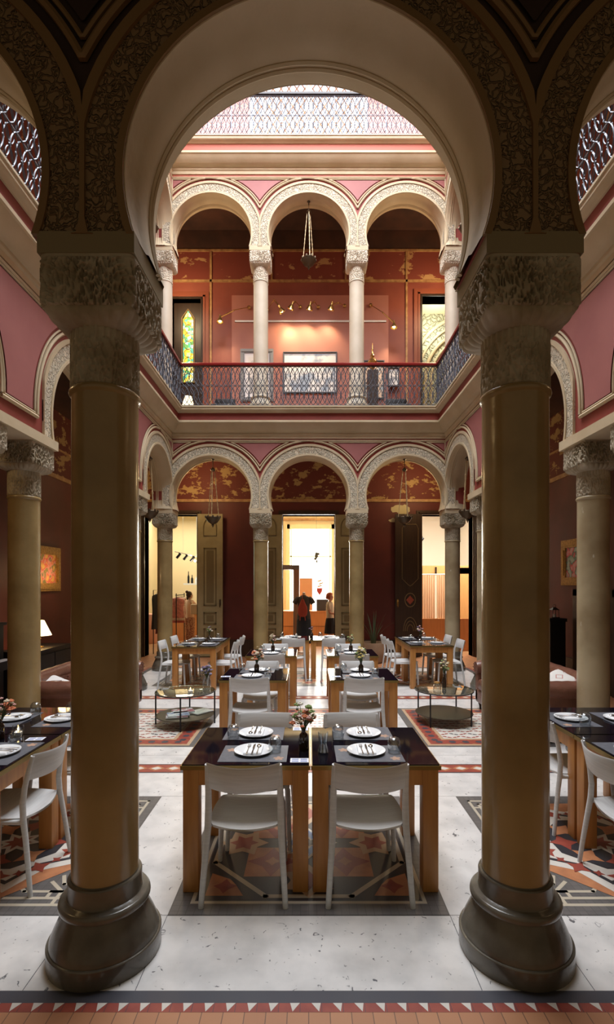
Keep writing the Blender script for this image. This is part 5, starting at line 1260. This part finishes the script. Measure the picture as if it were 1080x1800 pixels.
# people
SKIN = mat('skin', (.62, .36, .25), .5); REDHAIR = mat('red_hair', (.36, .075, .02), .6, bump=.4, bscale=50); DARKHAIR = mat('dark_hair', (.05, .022, .012), .6, bump=.4, bscale=50)
WTOP = mat('beige_top', (.60, .54, .42), .85); BSKIRT = mat('black_skirt', (.012, .012, .014), .85)
def person(label, loc, rz, h, hair, hairshape, top, bottom, arms, longtrouser, extra=None):
    """arms: list of (shoulder side, elbow, wrist) in figure space (faces -y), built for height 1.68 then scaled"""
    o = thing('person', label, 'person', loc, rz); o.scale = (h/1.68,)*3
    V = [(0, 0, .92), (0, .005, 1.08), (0, .01, 1.22), (0, .015, 1.34), (0, .01, 1.42), (0, -.005, 1.47), (0, -.015, 1.53)]; R_ = [(.135, .10), (.115, .085), (.125, .09), (.12, .085), (.055, .05), (.048, .048), (.045, .05)]
    E = [(i, i+1) for i in range(6)]
    def add(p, r, par): V.append(p); R_.append(r); E.append((par, len(V)-1)); return len(V)-1
    for s in (-1, 1):
        k = add((s*.085, 0, .86), .085, 0); k = add((s*.09, -.01, .70), .075, k); k = add((s*.09, -.015, .48), .052, k); k = add((s*.09, .005, .32), .05, k); k = add((s*.09, .015, .09), .034, k); k = add((s*.095, -.02, .045), .035, k); add((s*.10, -.13, .03), .026, k)
    for s, el, wr in arms:
        k = add((s*.14, .01, 1.385), .055, 3); k = add((s*.185, .01, 1.34), .048, k); k = add(el, .036, k); k = add(wr, .026, k)
        d = (Vector(wr)-Vector(el)).normalized(); pm = Vector(wr)+d*.07; k = add(tuple(pm), (.032, .018), k)
        sd = d.cross(Vector((0, 0, 1))).normalized() if abs(d.z) < .9 else Vector((1, 0, 0))
        for f in range(4):
            q = pm+sd*(f-1.5)*.017; ln = (.055, .068, .064, .05)[f]; j1 = add(tuple(q+d*ln*.5), .0085, k); add(tuple(q+d*ln+Vector((0, 0, -.014))), .0065, j1)
        add(tuple(Vector(wr)+d*.05-sd*.045+Vector((0, 0, -.01))), .010, k)
    body = skin_fig('body', V, E, R_, SKIN, o)
    b = MB(); N_ = 20; rings = []
    for j2 in range(15):
        f = j2/14; z = 1.47+.225*f; w = math.sin(PI*min(.985, max(.06, f*.93+.05)))**.6; rx, ry = .072*w, .088*w; r = []
        for k in range(N_):
            t = 2*PI*k/N_; x, y = rx*math.cos(t), ry*math.sin(t)-.005
            if .38 < f < .52 and abs(t-1.5*PI) < .35: y -= .018*(1-abs(t-1.5*PI)/.4)*(1-(f-.38)*3)
            if .50 < f < .60 and .25 < abs(t-1.5*PI) < .7: y += .008
            if f < .2: y += -.012*(math.sin(t) < 0)
            r.append((x, y, z))
        rings.append(r)
    b.loft(rings)
    for s in (-1, 1): b.ball((s*.074, .008, 1.575), .026, 8, 6, sc=(.35, .8, 1.1))
    hd = obj('head', b, SKIN, o, smooth=70)
    e = MB()
    for s in (-1, 1): e.ball((s*.028, -.082, 1.588), .011, 8, 6)
    obj('eyes', e, CHINA, o); e = MB(); e.tube([(-.022, -.086, 1.523), (0, -.092, 1.521), (.022, -.086, 1.523)], .005, 6); obj('lips', e, mat('lips', (.45, .12, .10), .5), o)
    hb = MB(); hairshape(hb); obj('hair', hb, hair, o, smooth=70)
    cloth(top[1], top[0], 'shirt', o)
    for s, el, wr in arms:
        sl = MB(); sl.tube([(s*.12, .01, 1.40), (s*.17, .01, 1.355), tuple(Vector((s*.185, .01, 1.34)).lerp(Vector(el), .6))], [.062, .064, .058], 14); obj('sleeve', sl, top[0], o, smooth=60)
    if longtrouser:
        for s in (-1, 1): cloth([(.93, s*.06, 0, .115, .115), (.80, s*.085, 0, .10, .115), (.5, s*.09, 0, .085, .09), (.14, s*.10, .005, .085, .09), (.10, s*.10, .005, .08, .085)], bottom, 'trouser_leg', o, fold=.04, nf=5)
    else: cloth([(1.0, 0, 0, .13, .10), (.92, 0, 0, .155, .125), (.75, 0, 0, .18, .15), (.52, 0, 0, .20, .17)], bottom, 'skirt', o, fold=.05)
    if extra: extra(o)
    return o
def bob(b):
    N_ = 20; rings = []
    for f, w in ((0, .3), (.08, .62), (.25, .93), (.5, 1.06), (.75, 1.12), (.95, 1.08), (1.0, .95)):
        z = 1.72-.20*f; rings.append([(.100*w*math.cos(t), (.105*w*math.sin(t)+.012 if math.sin(t) > -.35 or f < .35 else -.03*w+.012), z) for t in [2*PI*k/N_ for k in range(N_)]])
    b.loft(rings)
def bun(b):
    b.ball((0, .025, 1.60), .095, 18, 12, sc=(.92, .92, 1.12)); b.ball((.0, .10, 1.68), .045, 12, 8)
    b.ball((.07, .03, 1.50), .05, 10, 8, sc=(.7, .8, 1.4))
def bookhold(o):
    b = MB(); b.rbox(-.10, -.34, 1.06, .10, -.27, 1.09, .005, 1); bb = obj('folder', b, mat('dark_red_book', (.28, .05, .04), .6)); bb.location = o.location; bb.rotation_euler = o.rotation_euler; tag(bb, 'dark red folder held by the red-haired woman in the shop', 'folder')
person('red-haired person in beige top and black skirt standing at the shop doorway, side-on', (.58, 13.3, 0), PI*.40, 1.56, REDHAIR, bob, (WTOP, [(.93, 0, 0, .14, .11), (1.05, 0, 0, .135, .105), (1.22, 0, 0, .15, .115), (1.36, 0, .005, .15, .10), (1.42, 0, .008, .09, .07), (1.45, 0, .005, .055, .055)]), BSKIRT,
    [(-1, (-.21, -.05, 1.12), (-.10, -.24, 1.09)), (1, (.21, -.05, 1.12), (.10, -.24, 1.09))], False, bookhold)
PATT = mat('patterned_trousers', (.62, .33, .20), .8, var=(.32, .12, .08), vscale=28, thr=(.48, .52)); PEACH = mat('peach_top', (.80, .52, .36), .85)
person('dark-haired person in peach top and patterned trousers browsing a clothes rack', (-3.38, 13.9, 0), PI*.75, 1.60, DARKHAIR, bun, (PEACH, [(.90, 0, 0, .15, .12), (1.05, 0, 0, .14, .11), (1.22, 0, 0, .155, .12), (1.36, 0, .005, .155, .10), (1.42, 0, .008, .09, .07), (1.45, 0, .005, .055, .055)]), PATT,
    [(-1, (-.24, -.16, 1.22), (-.24, -.42, 1.32)), (1, (.22, -.14, 1.16), (.16, -.38, 1.26))], True)
b = MB(); b.rbox(-3.28, 13.56, .98, -3.06, 13.70, 1.26, .03, 3); b.tube([(-3.23, 13.63, 1.24), (-3.31, 13.74, 1.40), (-3.28, 13.88, 1.44)], .010, 6); tag(obj('shoulder_bag', b, mat('cream_bag', (.82, .68, .48), .7), smooth=50), 'cream bag hanging at the side of the browsing person', 'bag')

# left shop room
def garment(x, y, z, w, l, m, label, rz=0, g='clothes on the rack'):
    o = thing('garment', label, 'clothing', (x, y, z), rz, g); b = MB(); N_ = 16
    b.loft([[(ww*math.cos(t)*(1+.06*math.sin(5*t+k_)), dd*math.sin(t)*(1+.15*math.sin(3*t)), -zz) for t in [2*PI*k/N_ for k in range(N_)]] for k_, (zz, ww, dd) in enumerate(((.03, w*.3, .015), (.07, w*.85, .03), (.15, w, .035), (l*.5, w*.9, .04), (l, w*1.05, .045)))]); obj('cloth', b, m, o, smooth=60)
    b = MB(); b.tube([(-w*.8, 0, -.08), (0, 0, -.02), (w*.8, 0, -.08)], .006, 5); b.tube([(0, 0, -.02), (0, 0, .03), (.015, 0, .045), (.025, 0, .03)], .003, 5); obj('hanger', b, BLACK, o)
o = thing('clothes_rack', 'dark metal clothes rack beside the browsing person', 'clothes rack', (-3.80, 14.1, 0))
b = MB(); b.tube([(-.02, 0, 0), (-.02, 0, 1.55)], .014, 8); b.tube([(-.02, .9, 0), (-.02, .9, 1.55)], .014, 8); b.tube([(-.02, -.05, 1.5), (-.02, .95, 1.5)], .012, 8); b.tube([(-.25, 0, .02), (.2, 0, .02)], .012, 8); b.tube([(-.25, .9, .02), (.2, .9, .02)], .012, 8); obj('frame', b, BLACK, o)
GC_ = [((.62, .25, .22), 'rose pink'), ((.75, .62, .52), 'pale beige'), ((.50, .12, .10), 'dark red'), ((.42, .50, .28), 'leaf green'), ((.72, .45, .40), 'salmon'), ((.30, .28, .26), 'charcoal')]
for i, (c, nm) in enumerate(GC_): garment(-3.82, 14.2+.13*i, 1.46, .20, .62+.08*(i % 3), mat('cloth_'+nm.replace(' ', '_'), c, .85, var=tuple(q*.75 for q in c), vscale=18, thr=(.45, .55)), '%s garment on the rack left of the browsing person' % nm, .15)
for i, (c, nm, x, y, z, l) in enumerate((((.05, .045, .045), 'black', -4.02, 12.95, 1.58, .95), ((.22, .06, .05), 'maroon', -3.96, 13.1, 1.30, .80), ((.72, .42, .34), 'salmon floral', -4.02, 13.3, 1.62, .85))):
    garment(x, y, z, .17, l, mat('coat_'+nm.replace(' ', '_'), c, .85), '%s garment hanging just left of the far corner column' % nm, 1.0, 'garments by the left shop doorway')
o = thing('clothes_rail', 'wall rail holding the dark garments beside the left shop doorway', 'clothes rail', (-4.05, 12.75, 0)); b = MB(); b.tube([(0, 0, 0), (0, 0, 1.66), (.03, .8, 1.66), (.03, .8, 0)], .012, 8); obj('frame', b, BLACK, o)
o = thing('shop_counter', 'low orange wooden counter in the left shop room', 'counter', (-3.6, 16.0, 0)); b = MB(); b.box(-1.0, -.3, 0, 1.3, .3, .86); obj('body', b, SHOPWOOD, o, smooth=0); b = MB(); b.box(-1.02, -.32, .86, 1.32, .32, .90); obj('worktop', b, CHINA, o, smooth=0)
tag(obj('salmon_chest', MB().rbox(-5.15, 14.9, 0, -4.68, 15.5, .9, .02, 2), mat('salmon_chest', (.70, .36, .26), .6)), 'salmon-coloured chest seen low through the left doorway', 'chest')
o = obj('wall_shelf', MB().box(-4.15, 16.2, 1.80, -3.60, 16.5, 1.85), CHINA, smooth=0); tag(o, 'white wall shelf carrying bottles in the left shop room', 'shelf')
for i, (x, h_, r, c, nm) in enumerate(((-4.02, .40, .035, BLACK, 'tall black bottle'), (-3.90, .28, .04, BLACK, 'shorter black vase'), (-3.76, .22, .05, CHINA, 'white vase'))):
    b = MB(); b.lathe([(r*.8, 0), (r, .02), (r, h_*.55), (r*.4, h_*.72), (r*.32, h_), (r*.2, h_)], 16); q = obj('bottle', b, c); q.location = (x, 16.35, 1.85); tag(q, '%s on the white shelf in the left shop room' % nm, 'bottle')
# greenish window left room
struct('window_3', MB().box(-5.29, 14.0, 1.6, -5.27, 15.0, 3.6), mat('green_window', (.55, .85, .72), .5, emis=1.5), smooth=0)
b = MB(); b.box(-5.28, 13.9, 1.5, -5.22, 14.0, 3.75); b.box(-5.28, 15.0, 1.5, -5.22, 15.1, 3.75); b.box(-5.28, 13.9, 3.6, -5.20, 15.1, 3.8); struct('window_3', b, DKWOOD, smooth=0)
def track(x0, y0, z0, x1, y1, z1, n, label, hang):
    o = thing('track_light', label, 'light', (x0, y0, z0)); d = Vector((x1-x0, y1-y0, z1-z0)); b = MB(); b.tube([(0, 0, 0), tuple(d)], .014, 6); b.tube([tuple(d*.3), (d.x*.3, d.y*.3, hang-z0)], .004, 5); b.tube([tuple(d*.8), (d.x*.8, d.y*.8, hang-z0)], .004, 5); obj('rail', b, BLACK if 'black' in label else CHINA, o)
    for i in range(n):
        p = d*((i+.6)/n); b = MB(); b.tube([tuple(p), tuple(p+Vector((0, 0, -.05)))], .008, 6); b.tube([tuple(p+Vector((.05, .0, -.03))), tuple(p+Vector((-.06, -.03, -.17)))], .038, 12); obj('spotlight', b, BLACK, o)
    return o
track(-3.95, 14.4, 2.78, -3.25, 14.9, 2.62, 4, 'white track with small dark spotlights in the left shop room', 4.6)
b = MB(); b.ball((0, 0, 0), .035, 10, 6); q = obj('lit_bulb', b, BULB); q.location = (-3.42, 14.7, 2.52); tag(q, 'glowing spotlight bulb on the white track in the left shop room', 'bulb'); point('track_bulb', (-3.40, 14.60, 2.45), 6, (1, .85, .6), .03)
# right shop room: fitting rooms
track(2.95, 13.6, 3.05, 3.35, 14.4, 3.22, 3, 'black track with spotlights in the right shop room', 4.6)
tag(obj('fitting_room_base', MB().box(2.60, 13.3, 0, 5.0, 13.38, .88), SHOPWOOD, smooth=0), 'orange wooden half-height screen of the fitting rooms', 'screen')
o = thing('fitting_room', 'wooden fitting-room front with a brass curtain rail', 'fitting room', (3.9, 14.3, 0))
b = MB(); b.box(-1.3, 0, 2.12, 1.2, .06, 2.36); b.box(-1.3, 0, 0, -1.22, .06, 2.3); b.box(.36, 0, 0, 1.2, .06, 2.3); obj('frame', b, wood('fitting_ply', (.74, .42, .16), (.66, .36, .13), .5), o, smooth=0)
b = MB(); b.tube([(-1.3, -.10, 2.10), (.4, -.10, 2.10)], .018, 8); obj('curtain_rail', b, CHINA, o)
for k in range(4): b = MB(); b.box(-1.05+.42*k, -.10, 2.10, -1.02+.42*k, .0, 2.32); obj('bracket', b, BLACK, o, smooth=0)
CURT = mat('peach_curtain', (.80, .56, .36), .85)
for k in range(3):
    b = MB(); n = 40; x0 = 2.72+.50*k; q_ = []
    for z, a in ((.25, .035), (1.2, .03), (2.08, .018)):
        q_.append([(x0+.44*i/n+(.03*math.sin(i*.9) if z > 2 else 0)*0, 14.18+a*math.sin(i*1.05+k), z) for i in range(n+1)]+[(x0+.44*i/n, 14.19+a*math.sin(i*1.05+k), z) for i in range(n, -1, -1)])
    b.loft(q_); tag(obj('curtain', b, CURT, smooth=60), ['peach curtain nearest the black door leaf', 'peach curtain in the middle of the fitting-room rail', 'peach curtain partly behind the far corner column'][k], 'curtain', 'fitting-room curtains')
# console with white things between tables and central doorway is part of far tables
